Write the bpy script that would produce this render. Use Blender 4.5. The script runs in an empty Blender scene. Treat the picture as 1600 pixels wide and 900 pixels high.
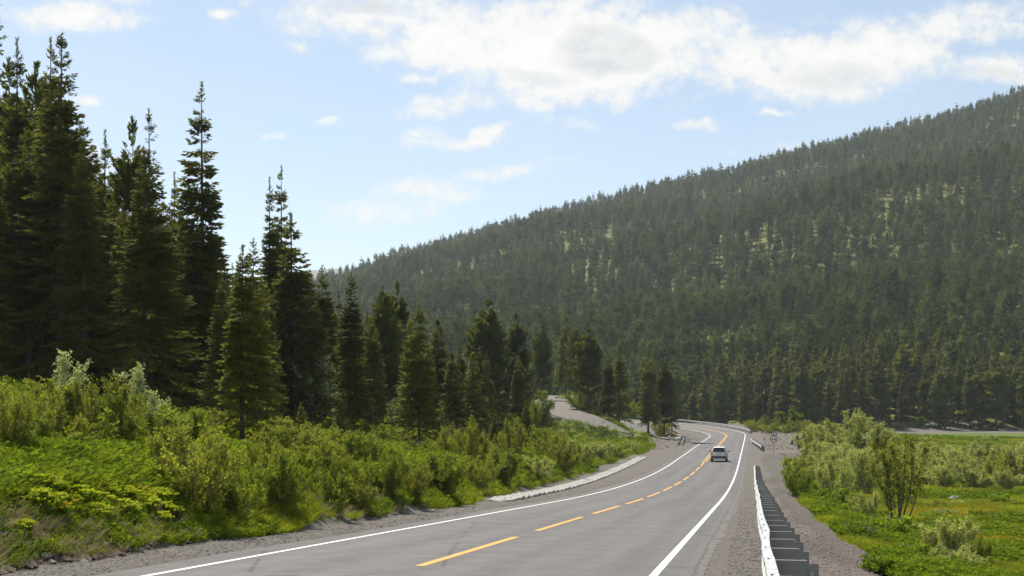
import bpy, math, random
import numpy as np
from mathutils import Vector, Matrix

random.seed(7)
rng = np.random.default_rng(7)
SC = bpy.context.scene
COL = SC.collection
R = math.radians

# ------------------------------------------------------------------ camera
F_PX, HORIZON = 2222.0, 636.0            # focal length and horizon row in the 1600x900 photograph
EYE = 1.55
HAZE = 0.000075                           # density of the air, per metre
cam_d = bpy.data.cameras.new('camera')
cam_d.sensor_width = 36.0
cam_d.lens = 36.0 * F_PX / 1600.0
cam_d.shift_y = (HORIZON - 450.0) / 1600.0
cam_d.clip_start = 0.2
cam_d.clip_end = 30000
cam = bpy.data.objects.new('camera', cam_d)
cam.location = (0, 0, EYE)
cam.rotation_euler = (R(90), 0, 0)
COL.objects.link(cam)
SC.camera = cam

# ------------------------------------------------------------------ render settings
SC.render.engine = 'CYCLES'
SC.view_settings.view_transform = 'Standard'
SC.view_settings.look = 'None'
SC.view_settings.gamma = 1.0
SC.view_settings.exposure = 0.55
cy = SC.cycles
cy.max_bounces = 5
cy.diffuse_bounces = 3
cy.glossy_bounces = 2
cy.transmission_bounces = 3
cy.transparent_max_bounces = 4
cy.volume_bounces = 1
cy.sample_clamp_indirect = 4.0
cy.use_denoising = True
cy.use_adaptive_sampling = False
try:
    cy.denoiser = 'OPENIMAGEDENOISE'
    cy.denoising_input_passes = 'RGB_ALBEDO_NORMAL'
    cy.denoising_prefilter = 'ACCURATE'
except Exception:
    pass
cy.caustics_reflective = False
cy.caustics_refractive = False

# ------------------------------------------------------------------ node helpers
class NT:
    def __init__(self, tree):
        self.t = tree
        tree.nodes.clear()
    def n(self, typ, **kw):
        nd = self.t.nodes.new(typ)
        for k, v in kw.items():
            setattr(nd, k, v)
        return nd
    def put(self, sock, v):
        if v is None:
            return
        if isinstance(v, bpy.types.NodeSocket):
            self.t.links.new(v, sock)
        else:
            sock.default_value = v
    def m(self, op, a, b=None, c=None, clamp=False):
        nd = self.n('ShaderNodeMath', operation=op, use_clamp=clamp)
        for i, v in enumerate((a, b, c)):
            self.put(nd.inputs[i], v)
        return nd.outputs[0]
    def vm(self, op, a, b=None):
        nd = self.n('ShaderNodeVectorMath', operation=op)
        self.put(nd.inputs[0], a)
        self.put(nd.inputs[1], b)
        return nd.outputs['Value'] if op in ('DOT_PRODUCT', 'LENGTH') else nd.outputs['Vector']
    def mix(self, f, a, b, blend='MIX'):
        nd = self.n('ShaderNodeMix', data_type='RGBA', blend_type=blend)
        self.put(nd.inputs[0], f)
        def c4(v):
            return v if isinstance(v, bpy.types.NodeSocket) or len(v) == 4 else (*v, 1)
        self.put(nd.inputs[6], c4(a))
        self.put(nd.inputs[7], c4(b))
        return nd.outputs[2]
    def noise(self, vec, scale, detail=3, rough=0.55, dist=0.0):
        nd = self.n('ShaderNodeTexNoise')
        self.put(nd.inputs['Vector'], vec)
        nd.inputs['Scale'].default_value = scale
        nd.inputs['Detail'].default_value = detail
        nd.inputs['Roughness'].default_value = rough
        nd.inputs['Distortion'].default_value = dist
        return nd.outputs['Fac']
    def ramp(self, v, lo, hi, a=0.0, b=1.0):
        nd = self.n('ShaderNodeMapRange', interpolation_type='SMOOTHSTEP')
        self.put(nd.inputs['Value'], v)
        nd.inputs['From Min'].default_value = lo
        nd.inputs['From Max'].default_value = hi
        nd.inputs['To Min'].default_value = a
        nd.inputs['To Max'].default_value = b
        return nd.outputs[0]
    def attr(self, name):
        nd = self.n('ShaderNodeAttribute', attribute_name=name)
        return nd.outputs['Fac']

# ------------------------------------------------------------------ world: sky with broken cloud
SUN_EL, SUN_AZ = R(57), R(-32)           # azimuth from +Y towards +X: the sun stands ahead and to the left
world = bpy.data.worlds.new('World')
SC.world = world
world.use_nodes = True
w = NT(world.node_tree)
geo_in = w.n('ShaderNodeTexCoord').outputs['Generated']
sky = w.n('ShaderNodeTexSky', sky_type='NISHITA')
sky.sun_disc = False
sky.sun_elevation = SUN_EL
sky.sun_rotation = SUN_AZ % (2 * math.pi)
sky.air_density = 1.0
sky.dust_density = 1.2
sky.ozone_density = 1.4
sky.altitude = 1200
sep = w.n('ShaderNodeSeparateXYZ')
w.put(sep.inputs[0], geo_in)
dx, dy, dz = sep.outputs
dyc = w.m('MAXIMUM', dy, 0.05)
# gnomonic plane facing north (unit 100 = 100 photo pixels at this focal length)
u_ = w.m('MULTIPLY', w.m('DIVIDE', dx, dyc), F_PX / 100)
v_ = w.m('MULTIPLY', w.m('DIVIDE', dz, dyc), F_PX / 100)
cmb = w.n('ShaderNodeCombineXYZ')
w.put(cmb.inputs[0], u_); w.put(cmb.inputs[1], v_)
P2 = cmb.outputs[0]
# domain warp
wn = w.n('ShaderNodeTexNoise'); w.put(wn.inputs['Vector'], P2)
wn.inputs['Scale'].default_value = 0.9; wn.inputs['Detail'].default_value = 3
warp = w.vm('MULTIPLY', w.vm('SUBTRACT', wn.outputs['Color'], (0.5, 0.5, 0.5)), (0.9, 0.55, 0))
PW = w.vm('ADD', P2, warp)
CLOUDS = [  # photo x, y, half width, half height, weight
    (600, 25, 200, 42, 1.0), (770, 62, 190, 62, 1.25), (905, 78, 200, 82, 1.45), (830, 128, 130, 34, 1.0), (1040, 55, 130, 48, 1.2),
    (1170, 85, 130, 42, 1.05), (1275, 105, 185, 55, 1.25), (1400, 75, 90, 50, 1.1), (1520, 35, 130, 28, .95),
    (1570, 105, 100, 26, .95), (120, 27, 112, 26, 1.05), (165, 0, 70, 18, .8),
    (775, 158, 135, 20, .85), (690, 172, 80, 11, .6), (430, 211, 30, 8, .9), (502, 188, 26, 9, .95),
    (145, 158, 24, 9, .9), (150, 240, 30, 18, .7), (460, 84, 26, 12, .65), (648, 115, 30, 12, .95),
    (600, 78, 40, 14, .9), (708, 107, 24, 10, .9), (672, 212, 36, 22, 1.0), (725, 222, 75, 11, .95),
    (765, 210, 32, 13, .95), (905, 195, 55, 14, .8), (967, 157, 24, 17, .95), (1075, 188, 44, 8, .75),
    (1215, 178, 32, 7, .8), (605, 325, 95, 28, .85), (680, 292, 90, 19, .8), (775, 268, 70, 11, .7),
    (340, 20, 24, 8, .8), (372, 6, 14, 9, .8), (1265, 238, 120, 14, .45), (890, 255, 45, 8, .3), (1330, 35, 60, 12, .35),
]
blob = None
for (cx, cyp, hw, hh, wt) in CLOUDS:
    c = ((cx - 800) / 100, (HORIZON - cyp) / 100, 0)
    q = w.vm('MULTIPLY', w.vm('SUBTRACT', PW, c), (100 / (hw * 1.25), 100 / (hh * 1.25), 0))
    val = w.m('MULTIPLY_ADD', w.vm('DOT_PRODUCT', q, q), -wt, wt)
    blob = val if blob is None else w.m('SMOOTH_MAX', blob, val, 0.25)
fb = w.noise(w.vm('MULTIPLY', P2, (1.0, 1.5, 1)), 1.15, 7, 0.60, 0.25)
# the rest of the sky carries the same kind of broken cloud
den = w.m('MAXIMUM', w.m('ADD', dz, 0.12), 0.05)
cp = w.n('ShaderNodeCombineXYZ')
w.put(cp.inputs[0], w.m('DIVIDE', dx, den)); w.put(cp.inputs[1], w.m('DIVIDE', dy, den))
gen = w.noise(cp.outputs[0], 1.1, 7, 0.58, 0.2)
away = w.m('MAXIMUM', w.ramp(w.m('ABSOLUTE', u_), 8.6, 11), w.ramp(v_, 6.6, 8.5))
away = w.m('MAXIMUM', away, w.ramp(dy, 0.45, 0.25))
gcl = w.m('MULTIPLY_ADD', w.m('SUBTRACT', gen, 0.50), 4.5, 0.0)
gcl = w.m('MULTIPLY', w.m('MINIMUM', gcl, 1.2), away)
inn = w.m('MULTIPLY', w.m('MAXIMUM', blob, -1.0), w.m('SUBTRACT', 1.0, away))
body = w.m('ADD', inn, gcl)
edge = w.m('MULTIPLY_ADD', w.m('SUBTRACT', fb, 0.5), 2.6, body)
fine = w.noise(P2, 4.2, 6, 0.66, .3)
edge = w.m('MULTIPLY_ADD', w.m('SUBTRACT', fine, 0.5), 1.5, edge)
cov = w.ramp(edge, -0.05, 1.05)
cov = w.m('MULTIPLY', cov, w.ramp(dz, 0.0, 0.04))
thick = w.ramp(edge, 0.45, 1.9)
# grey bellies of the thick cloud
belly = None
for (cx, cyp, hw, hh, wt) in ((950, 82, 95, 42, 1.0), (560, 12, 75, 18, .8), (1300, 118, 95, 22, .55), (850, 120, 60, 16, .5), (1560, 112, 60, 14, .4)):
    c = ((cx - 800) / 100, (HORIZON - cyp) / 100, 0)
    q = w.vm('MULTIPLY', w.vm('SUBTRACT', PW, c), (100 / hw, 100 / hh, 0))
    val = w.m('MULTIPLY', w.m('MAXIMUM', w.m('SUBTRACT', 1.0, w.vm('DOT_PRODUCT', q, q)), 0.0), wt)
    belly = val if belly is None else w.m('MAXIMUM', belly, val)
belly = w.m('MINIMUM', w.m('MULTIPLY', belly, 1.5), 1.0)
belly = w.m('MAXIMUM', belly, w.m('MULTIPLY', w.ramp(fine, .5, .72), w.m('MULTIPLY', thick, .45)))
belly = w.m('MAXIMUM', belly, w.m('MULTIPLY', away, w.m('MULTIPLY', thick, 0.8)))
bf = w.m('MULTIPLY', belly, w.m('MULTIPLY', w.ramp(fine, 0.25, 0.7, 0.6, 1.0), w.ramp(fb, .36, .60, .35, 1.0)))
cl_col = w.mix(thick, (6.5, 6.5, 6.45), (7.6, 7.47, 7.2))
cl_col = w.mix(w.m('MULTIPLY', bf, 0.95), cl_col, (4.5, 4.62, 4.9))
tint = w.mix(1.0, sky.outputs[0], (1.0, 1.0, 0.98), 'MULTIPLY')
tint = w.mix(w.m('MULTIPLY_ADD', w.noise(P2, .35, 3, .5), .22, .16), tint, (6.3, 7.0, 7.5))
mixc = w.mix(w.m('MULTIPLY', cov, w.ramp(edge, 0.0, 1.1, 0.55, 1.0)), tint, cl_col)
bg = w.n('ShaderNodeBackground')
w.put(bg.inputs['Color'], mixc)
bg.inputs['Strength'].default_value = 0.092
out = w.n('ShaderNodeOutputWorld')
w.t.links.new(bg.outputs[0], out.inputs['Surface'])
try:
    world.cycles.sampling_method = 'MANUAL'
    world.cycles.sample_map_resolution = 512
except Exception:
    pass

sun_d = bpy.data.lights.new('sun', 'SUN')
sun_d.energy = 5.0
sun_d.angle = R(7)
sun_d.color = (1.0, 0.95, 0.86)
sun = bpy.data.objects.new('sun', sun_d)
S = Vector((math.cos(SUN_EL) * math.sin(SUN_AZ), math.cos(SUN_EL) * math.cos(SUN_AZ), math.sin(SUN_EL)))
sun.rotation_euler = S.to_track_quat('Z', 'Y').to_euler()
sun.location = (0, 0, 60)
COL.objects.link(sun)

# ------------------------------------------------------------------ object helpers
def mesh(name, V, Fs, smooth=False, mats=(), mi=None, attrs=None):
    """V (n,3); Fs: (m,k) int array or a list of such arrays"""
    me = bpy.data.meshes.new(name)
    V = np.asarray(V, dtype=np.float32).reshape(-1, 3)
    if isinstance(Fs, np.ndarray):
        Fs = [Fs]
    elif len(Fs) and not isinstance(Fs[0], np.ndarray):
        by = {}
        for f in Fs:
            by.setdefault(len(f), []).append(f)
        if mi is not None:
            pairs = {}
            for f, k in zip(Fs, mi):
                pairs.setdefault(len(f), []).append(k)
            mi = np.concatenate([np.array(pairs[k]) for k in by])
        Fs = [np.array(v) for v in by.values()]
    me.vertices.add(len(V))
    me.vertices.foreach_set('co', V.ravel())
    nl = sum(f.size for f in Fs); nf = sum(len(f) for f in Fs)
    me.loops.add(nl)
    me.loops.foreach_set('vertex_index', np.concatenate([f.ravel() for f in Fs]).astype(np.int32))
    me.polygons.add(nf)
    tot = np.concatenate([np.full(len(f), f.shape[1]) for f in Fs]).astype(np.int32)
    start = np.concatenate([[0], np.cumsum(tot)[:-1]]).astype(np.int32)
    me.polygons.foreach_set('loop_start', start)
    me.polygons.foreach_set('loop_total', tot)
    me.polygons.foreach_set('use_smooth', np.full(nf, bool(smooth)))
    for m in mats:
        me.materials.append(m)
    if mi is not None:
        me.polygons.foreach_set('material_index', np.asarray(mi, dtype=np.int32))
    for k, a in (attrs or {}).items():
        at = me.attributes.new(k, 'FLOAT', 'POINT')
        at.data.foreach_set('value', np.asarray(a, dtype=np.float32))
    me.update(calc_edges=True)
    me.validate()
    return me

def obj(name, me, parent=None, loc=None, rz=None, sc=None):
    o = bpy.data.objects.new(name, me)
    COL.objects.link(o)
    if parent is not None:
        o.parent = parent
    if loc is not None: o.location = loc
    if rz is not None: o.rotation_euler = (0, 0, rz)
    if sc is not None: o.scale = sc if hasattr(sc, '__len__') else (sc, sc, sc)
    return o

def tag(o, label=None, cat=None, group=None, kind=None):
    if label: o['label'] = label
    if cat: o['category'] = cat
    if group: o['group'] = group
    if kind: o['kind'] = kind
    return o

def empty(name, loc=(0, 0, 0), rz=0, label=None, cat=None, group=None, sc=None):
    o = obj(name, None, None, loc, rz, sc)
    o.empty_display_size = 0.3
    return tag(o, label, cat, group)

class MB:
    """collects simple shapes into one mesh"""
    def __init__(self):
        self.v = []; self.f = []; self.n = 0
    def add(self, V, Fc):
        V = np.asarray(V, float).reshape(-1, 3)
        self.v.append(V)
        self.f += [tuple(int(i) + self.n for i in f) for f in Fc]
        self.n += len(V)
        return self
    def box(self, c, s, bev=0.0, M=None):
        c = np.array(c, float); h = np.array(s, float) / 2
        if bev <= 0:
            V = np.array([[x, y, z] for x in (-1, 1) for y in (-1, 1) for z in (-1, 1)], float) * h
            Fc = [(0, 1, 3, 2), (4, 6, 7, 5), (0, 4, 5, 1), (2, 3, 7, 6), (0, 2, 6, 4), (1, 5, 7, 3)]
        else:
            b = min(bev, *(h * .95))
            ang = [(1, 1), (-1, 1), (-1, -1), (1, -1)]
            ring = []
            for (sx, sy) in ang:
                a, d_ = (sx * h[0], sy * (h[1] - b)), (sx * (h[0] - b), sy * h[1])
                ring += [a, d_] if sx * sy > 0 else [d_, a]
            V = []
            for (z, ins) in ((-h[2], b), (-h[2] + b, 0), (h[2] - b, 0), (h[2], b)):
                for (x, y) in ring:
                    V.append((x * (h[0] - ins) / h[0], y * (h[1] - ins) / h[1], z))
            V = np.array(V)
            Fc = []
            for k in range(3):
                for i in range(8):
                    j = (i + 1) % 8
                    Fc.append((k * 8 + i, k * 8 + j, k * 8 + 8 + j, k * 8 + 8 + i))
            Fc.append(tuple(range(7, -1, -1))); Fc.append(tuple(range(24, 32)))
        V = V + c
        if M is not None:
            V = V @ np.array(M.to_3x3()).T + np.array(M.translation)
        return self.add(V, Fc)
    def tube(self, pts, rad, n=6, cap=True):
        V, Fc = tube(pts, rad, n, cap)
        return self.add(V, Fc)
    def build(self, name, mat, smooth=False):
        return mesh(name, np.concatenate(self.v), self.f, smooth, [mat])

def tube(pts, rad, n=6, cap=True):
    P = np.asarray(pts, float); k = len(P)
    rad = np.broadcast_to(np.asarray(rad, float), (k,))
    T = np.gradient(P, axis=0)
    T /= np.linalg.norm(T, axis=1)[:, None] + 1e-9
    ref = np.where(np.abs(T[:, 2:3]) > .9, np.array([[1., 0, 0]]), np.array([[0, 0, 1.]]))
    A = np.cross(T, ref); A /= np.linalg.norm(A, axis=1)[:, None] + 1e-9
    B = np.cross(T, A)
    a = np.linspace(0, 2 * np.pi, n, endpoint=False)
    V = P[:, None] + rad[:, None, None] * (np.cos(a)[None, :, None] * A[:, None] + np.sin(a)[None, :, None] * B[:, None])
    Fc = []
    for i in range(k - 1):
        for j in range(n):
            Fc.append((i * n + j, i * n + (j + 1) % n, (i + 1) * n + (j + 1) % n, (i + 1) * n + j))
    if cap:
        Fc.append(tuple(range(n))[::-1]); Fc.append(tuple((k - 1) * n + j for j in range(n)))
    return V.reshape(-1, 3), Fc

# ------------------------------------------------------------------ materials
def mat(name):
    m = bpy.data.materials.new(name); m.use_nodes = True
    return m, NT(m.node_tree)

def simple(name, col, rough=.6, metal=0.0, var=.12, scale=6.0, bump=0.0, spec=.5):
    m, t = mat(name)
    co = t.n('ShaderNodeTexCoord').outputs['Object']
    nz = t.noise(co, scale, 4)
    c = t.mix(t.ramp(nz, .3, .7), tuple(x * (1 - var) for x in col), tuple(min(1, x * (1 + var)) for x in col))
    p = t.n('ShaderNodeBsdfPrincipled')
    t.put(p.inputs['Base Color'], c)
    t.put(p.inputs['Roughness'], t.ramp(nz, .2, .8, max(0, rough - .08), min(1, rough + .08)))
    p.inputs['Metallic'].default_value = metal
    p.inputs['Specular IOR Level'].default_value = spec
    if bump:
        b = t.n('ShaderNodeBump'); b.inputs['Strength'].default_value = bump
        t.put(b.inputs['Height'], t.noise(co, scale * 4, 4)); t.put(p.inputs['Normal'], b.outputs[0])
    o = t.n('ShaderNodeOutputMaterial'); t.t.links.new(p.outputs[0], o.inputs[0])
    return m

def leafmat(name, ca, cb, trans=.35, tcol=None, objvar=.25, noise_scale=.9, gloss=.012):
    """foliage: two tones, varied per plant and by clump, partly translucent"""
    m, t = mat(name)
    geo = t.n('ShaderNodeNewGeometry')
    oi = t.n('ShaderNodeObjectInfo')
    nz = t.noise(geo.outputs['Position'], noise_scale, 3)
    isl = geo.outputs['Random Per Island']
    f = t.m('ADD', t.m('MULTIPLY', t.ramp(nz, .32, .68), .6), t.m('MULTIPLY', isl, .4))
    c = t.mix(f, ca, cb)
    k = t.m('MULTIPLY_ADD', oi.outputs['Random'], 2 * objvar, 1 - objvar)
    vv = t.n('ShaderNodeCombineColor')
    for i in range(3): t.put(vv.inputs[i], k)
    c = t.mix(1.0, c, vv.outputs[0], 'MULTIPLY')
    d = t.n('ShaderNodeBsdfDiffuse'); t.put(d.inputs[0], c)
    tr = t.n('ShaderNodeBsdfTranslucent')
    tc = tcol or (1.25, 1.25, .55)
    t.put(tr.inputs[0], t.mix(1.0, c, (*tc, 1), 'MULTIPLY'))
    mx = t.n('ShaderNodeMixShader'); mx.inputs[0].default_value = trans
    t.t.links.new(d.outputs[0], mx.inputs[1]); t.t.links.new(tr.outputs[0], mx.inputs[2])
    o = t.n('ShaderNodeOutputMaterial')
    if gloss > 0:
        g = t.n('ShaderNodeBsdfGlossy'); g.inputs['Roughness'].default_value = .45
        g.inputs[0].default_value = (.9, .95, 1, 1)
        m2 = t.n('ShaderNodeMixShader'); m2.inputs[0].default_value = gloss
        t.t.links.new(mx.outputs[0], m2.inputs[1]); t.t.links.new(g.outputs[0], m2.inputs[2])
        t.t.links.new(m2.outputs[0], o.inputs[0])
    else:
        t.t.links.new(mx.outputs[0], o.inputs[0])
    return m

M_SPRUCE = leafmat('spruce_needles', (.072, .078, .013), (.175, .180, .028), 0.45, objvar=.34, noise_scale=.5, gloss=.01)
M_PINE = leafmat('pine_needles', (.062, .080, .018), (.150, .168, .036), 0.42, objvar=.28, noise_scale=.35, gloss=.015)
M_FAR = leafmat('far_needles', (.024, .045, .019), (.125, .150, .055), 0.34, objvar=.55, noise_scale=.12, gloss=0)
M_BARK = simple('bark', (.075, .055, .042), .9, var=.35, scale=9, bump=.4)
M_TWIG = simple('twig_bark', (.085, .070, .048), .9, var=.3, scale=12)
M_GREYWOOD = simple('weathered_wood', (.26, .23, .20), .9, var=.3, scale=12)
M_BUSH = leafmat('willow_leaves', (.145, .165, .026), (.295, .300, .055), 0.5, objvar=.2)
M_BUSHDK = leafmat('alder_leaves', (.115, .155, .022), (.230, .260, .038), 0.5, objvar=.2)
M_BUSHGREY = leafmat('grey_willow_leaves', (.25, .275, .095), (.42, .435, .170), 0.46, objvar=.16)
M_PALE = leafmat('pale_sapling_leaves', (.30, .34, .18), (.50, .52, .33), 0.45, objvar=.12)
M_GREEN = leafmat('bright_leaves', (.11, .165, .014), (.21, .275, .022), 0.5, objvar=.15)
M_HERB = leafmat('herb_leaves', (.062, .112, .012), (.165, .212, .022), 0.48, objvar=.3, noise_scale=.6, gloss=0)
M_GRASS = leafmat('grass_blades', (.125, .160, .016), (.280, .295, .036), 0.48, objvar=.3, noise_scale=.25, gloss=0)
M_STRAW = leafmat('dry_grass', (.20, .16, .085), (.34, .28, .16), .3, tcol=(1, 1, .9), objvar=.25)
M_SPURGE = leafmat('spurge_flower_heads', (.34, .38, .026), (.52, .53, .045), 0.35, tcol=(1.05, 1.1, .6), objvar=.1)
M_ORANGE = leafmat('orange_petals', (.40, .17, .015), (.55, .30, .02), 0.3, tcol=(1, 1, .8), objvar=.15)
M_YELLOW = leafmat('yellow_petals', (0.464, 0.320, 0.016), (0.576, 0.440, 0.032), .3, tcol=(1, 1, .8), objvar=.15)
M_STEEL = simple('galvanised_steel', (.35, .36, .35), .6, .2, var=.28, scale=7)
M_STEELDK = simple('dull_zinc', (.24, .228, .198), .7, .1, var=.15, scale=4)
M_WHITE = simple('white_paint', (.80, .80, .77), .6, var=.05)
M_SIGNWHITE = simple('sign_white', (.78, .78, .76), .5, var=.03)
M_SIGNRED = simple('sign_red', (.30, .035, .040), .5, var=.06)
M_BLACK = simple('sign_black', (.03, .03, .032), .5, var=.1)
M_CONC = simple('concrete', (.27, .258, .232), .9, var=.16, scale=2.2, bump=.2)
M_ROCK = simple('rock', (.20, .185, .17), .95, var=.3, scale=2.5, bump=.5)
M_PALEROCK = simple('pale_rock', (.45, .43, .40), .95, var=.15, scale=2.0, bump=.4)
M_CLOD = simple('earth_clod', (.125, .088, .058), 1.0, var=.4, scale=5, bump=.5)
M_PEBBLE = simple('pebble', (0.161, 0.143, 0.131), .95, var=.5, scale=2.0)
M_REDPEBBLE = simple('reddish_pebble', (0.176, 0.139, 0.128), .95, var=.45, scale=2.0)

# ------------------------------------------------------------------ road alignment
def zY(Y):
    Y = np.asarray(Y, float)
    z1 = -0.0414 * np.minimum(Y, 60)
    t = np.clip(Y - 60, 0, 90)
    return z1 - 0.0414 * (t - t * t / 180)
TAN = .169
ux, uy = TAN / math.hypot(1, TAN), 1 / math.hypot(1, TAN)
cl = []
Ye = 283.0
for Y in np.arange(-70, Ye + .01, 1.0):
    cl.append((-5.15 + TAN * Y, Y, float(zY(Y)), ux, uy, 0.0))
x0, y0, z0 = cl[-1][:3]
RB = 100.0
hd = math.atan2(ux, uy)                      # heading from +Y towards +X
pcx, pcy = x0 - RB * math.cos(hd), y0 + RB * math.sin(hd)
for a in np.arange(1 / RB, R(95), 1.0 / RB):
    h = hd - a
    cl.append((pcx + RB * math.cos(h), pcy - RB * math.sin(h), z0, math.sin(h), math.cos(h), 0.0))
CL = np.array(cl)
seg = np.hypot(np.diff(CL[:, 0]), np.diff(CL[:, 1]))
SL = np.concatenate([[0], np.cumsum(seg)]) - 70 * math.hypot(1, TAN)     # arc length, 0 beside the camera
s_up = (258) * math.hypot(1, TAN)
q = np.clip(SL - s_up, 0, 60)
CL[:, 2] += .036 * (q * q / 120) + .036 * np.clip(SL - s_up - 60, 0, 60)
sm = np.clip((SL - s_up) / 40, 0, 1)
CL[:, 5] = .055 * sm * sm * (3 - 2 * sm)
def sstep(a, b, x):
    t = np.clip((np.asarray(x, float) - a) / (b - a), 0, 1)
    return t * t * (3 - 2 * t)

def near_line(x, y, L=CL):
    """index, lateral offset (right positive) of the nearest point of a polyline"""
    x = np.asarray(x, float).ravel(); y = np.asarray(y, float).ravel()
    idx = np.empty(len(x), int)
    st = 4
    C = L[::st]
    for i in range(0, len(x), 20000):
        dd = (x[i:i + 20000, None] - C[None, :, 0]) ** 2 + (y[i:i + 20000, None] - C[None, :, 1]) ** 2
        idx[i:i + 20000] = dd.argmin(1) * st
    al = (x - L[idx, 0]) * L[idx, 3] + (y - L[idx, 1]) * L[idx, 4]
    idx = np.clip(idx + np.rint(al).astype(int), 0, len(L) - 1)
    d = (x - L[idx, 0]) * L[idx, 4] - (y - L[idx, 1]) * L[idx, 3]
    # beyond the ends of the line use plain distance so that nothing wraps round
    far = np.hypot(x - L[idx, 0], y - L[idx, 1])
    d = np.where(far > np.abs(d) + 3, np.sign(d) * far, d)
    return idx, d

def resample(pts, step=1.0):
    P = np.array(pts, float)
    t = np.concatenate([[0], np.cumsum(np.linalg.norm(np.diff(P[:, :2], axis=0), axis=1))])
    n = max(2, int(t[-1] / step) + 1)
    tt = np.linspace(0, t[-1], n)
    Q = np.stack([np.interp(tt, t, P[:, k]) for k in range(3)], 1)
    for _ in range(20):
        Q[1:-1] = (Q[:-2] + 2 * Q[1:-1] + Q[2:]) / 4
    T = np.gradient(Q[:, :2], axis=0); T /= np.linalg.norm(T, axis=1)[:, None]
    return np.concatenate([Q, T, np.zeros((len(Q), 1))], 1)

def pix(px, py, Y):
    return ((px - 800) * Y / F_PX, Y, EYE + (HORIZON - py) * Y / F_PX)
# gravel track that leaves the road on the left and climbs behind the trees
TRACK = resample([(32.5, 232, -4.36), (27.0, 231.5, -4.15), pix(1010, 684, 228), pix(950, 668, 229), pix(905, 652, 235), pix(875, 640, 246),
                  pix(868, 633, 262), pix(867, 627, 282), pix(872, 622, 305), pix(876, 618, 325)])
TRACK_W = 3.6

def edge_left(s):
    return np.interp(s, [0, 52, 60, 66, 110, 168, 178, 205, 240, 285, 300, 345, 380], [5.3, 5.5, 6.2, 7.6, 8.3, 9.6, 8.6, 8.6, 11, 13, 15, 16, 9])
# value noise for terrain
_G = rng.random((64, 64))
def vnoise(x, y):
    x = np.asarray(x, float); y = np.asarray(y, float)
    xi, yi = np.floor(x).astype(int), np.floor(y).astype(int)
    fx, fy = x - xi, y - yi
    fx = fx * fx * (3 - 2 * fx); fy = fy * fy * (3 - 2 * fy)
    g = lambda a, b: _G[a % 64, b % 64]
    return (g(xi, yi) * (1 - fx) + g(xi + 1, yi) * fx) * (1 - fy) + (g(xi, yi + 1) * (1 - fx) + g(xi + 1, yi + 1) * fx) * fy
def fbm(x, y, sc, o=3):
    a = 0; am = .5; tot = 0
    for k in range(o):
        a = a + am * vnoise(np.asarray(x) / sc + 17.3 * k, np.asarray(y) / sc + 5.1 * k); tot += am
        am *= .5; sc *= .5
    return a / tot - .5

RIDGE_PX = [-900, -200, 200, 400, 540, 620, 700, 850, 1000, 1150, 1300, 1400, 1450, 1520, 1600, 1750, 2100, 2700]
RIDGE_PY = [600, 585, 545, 478, 440, 412, 392, 350, 312, 277, 240, 214, 204, 182, 156, 125, 90, 70]
FOOT, RIDGE = 445.0, 1650.0
def mountain(x, y):
    yy = np.maximum(y, 50)
    px = 800 + F_PX * x / yy
    py = np.interp(px, RIDGE_PX, RIDGE_PY)
    rr = np.hypot(x, y) * .985
    foot = FOOT + 25 * np.sin(px / 130.0)
    zr = EYE + (HORIZON - py) / F_PX * RIDGE
    t = (yy - foot) / (RIDGE - foot)
    g = np.where(t > 0, np.clip(t, 0, 1) ** 1.12, 0)
    z = -5.6 + (zr + 5.6) * g
    z = z + fbm(x, y, 260, 3) * 46 * sstep(.04, .35, t) * (1 - sstep(.75, 1.0, t)) + fbm(x, y, 60, 2) * 7 * sstep(0.02, .2, t) * (1 - .6 * sstep(.8, 1., t))
    # behind the crest the slope falls away
    over = np.maximum(yy - RIDGE, 0)
    z = z - over * .10 - over ** 2 * .0006
    return np.maximum(z, -60)

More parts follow.
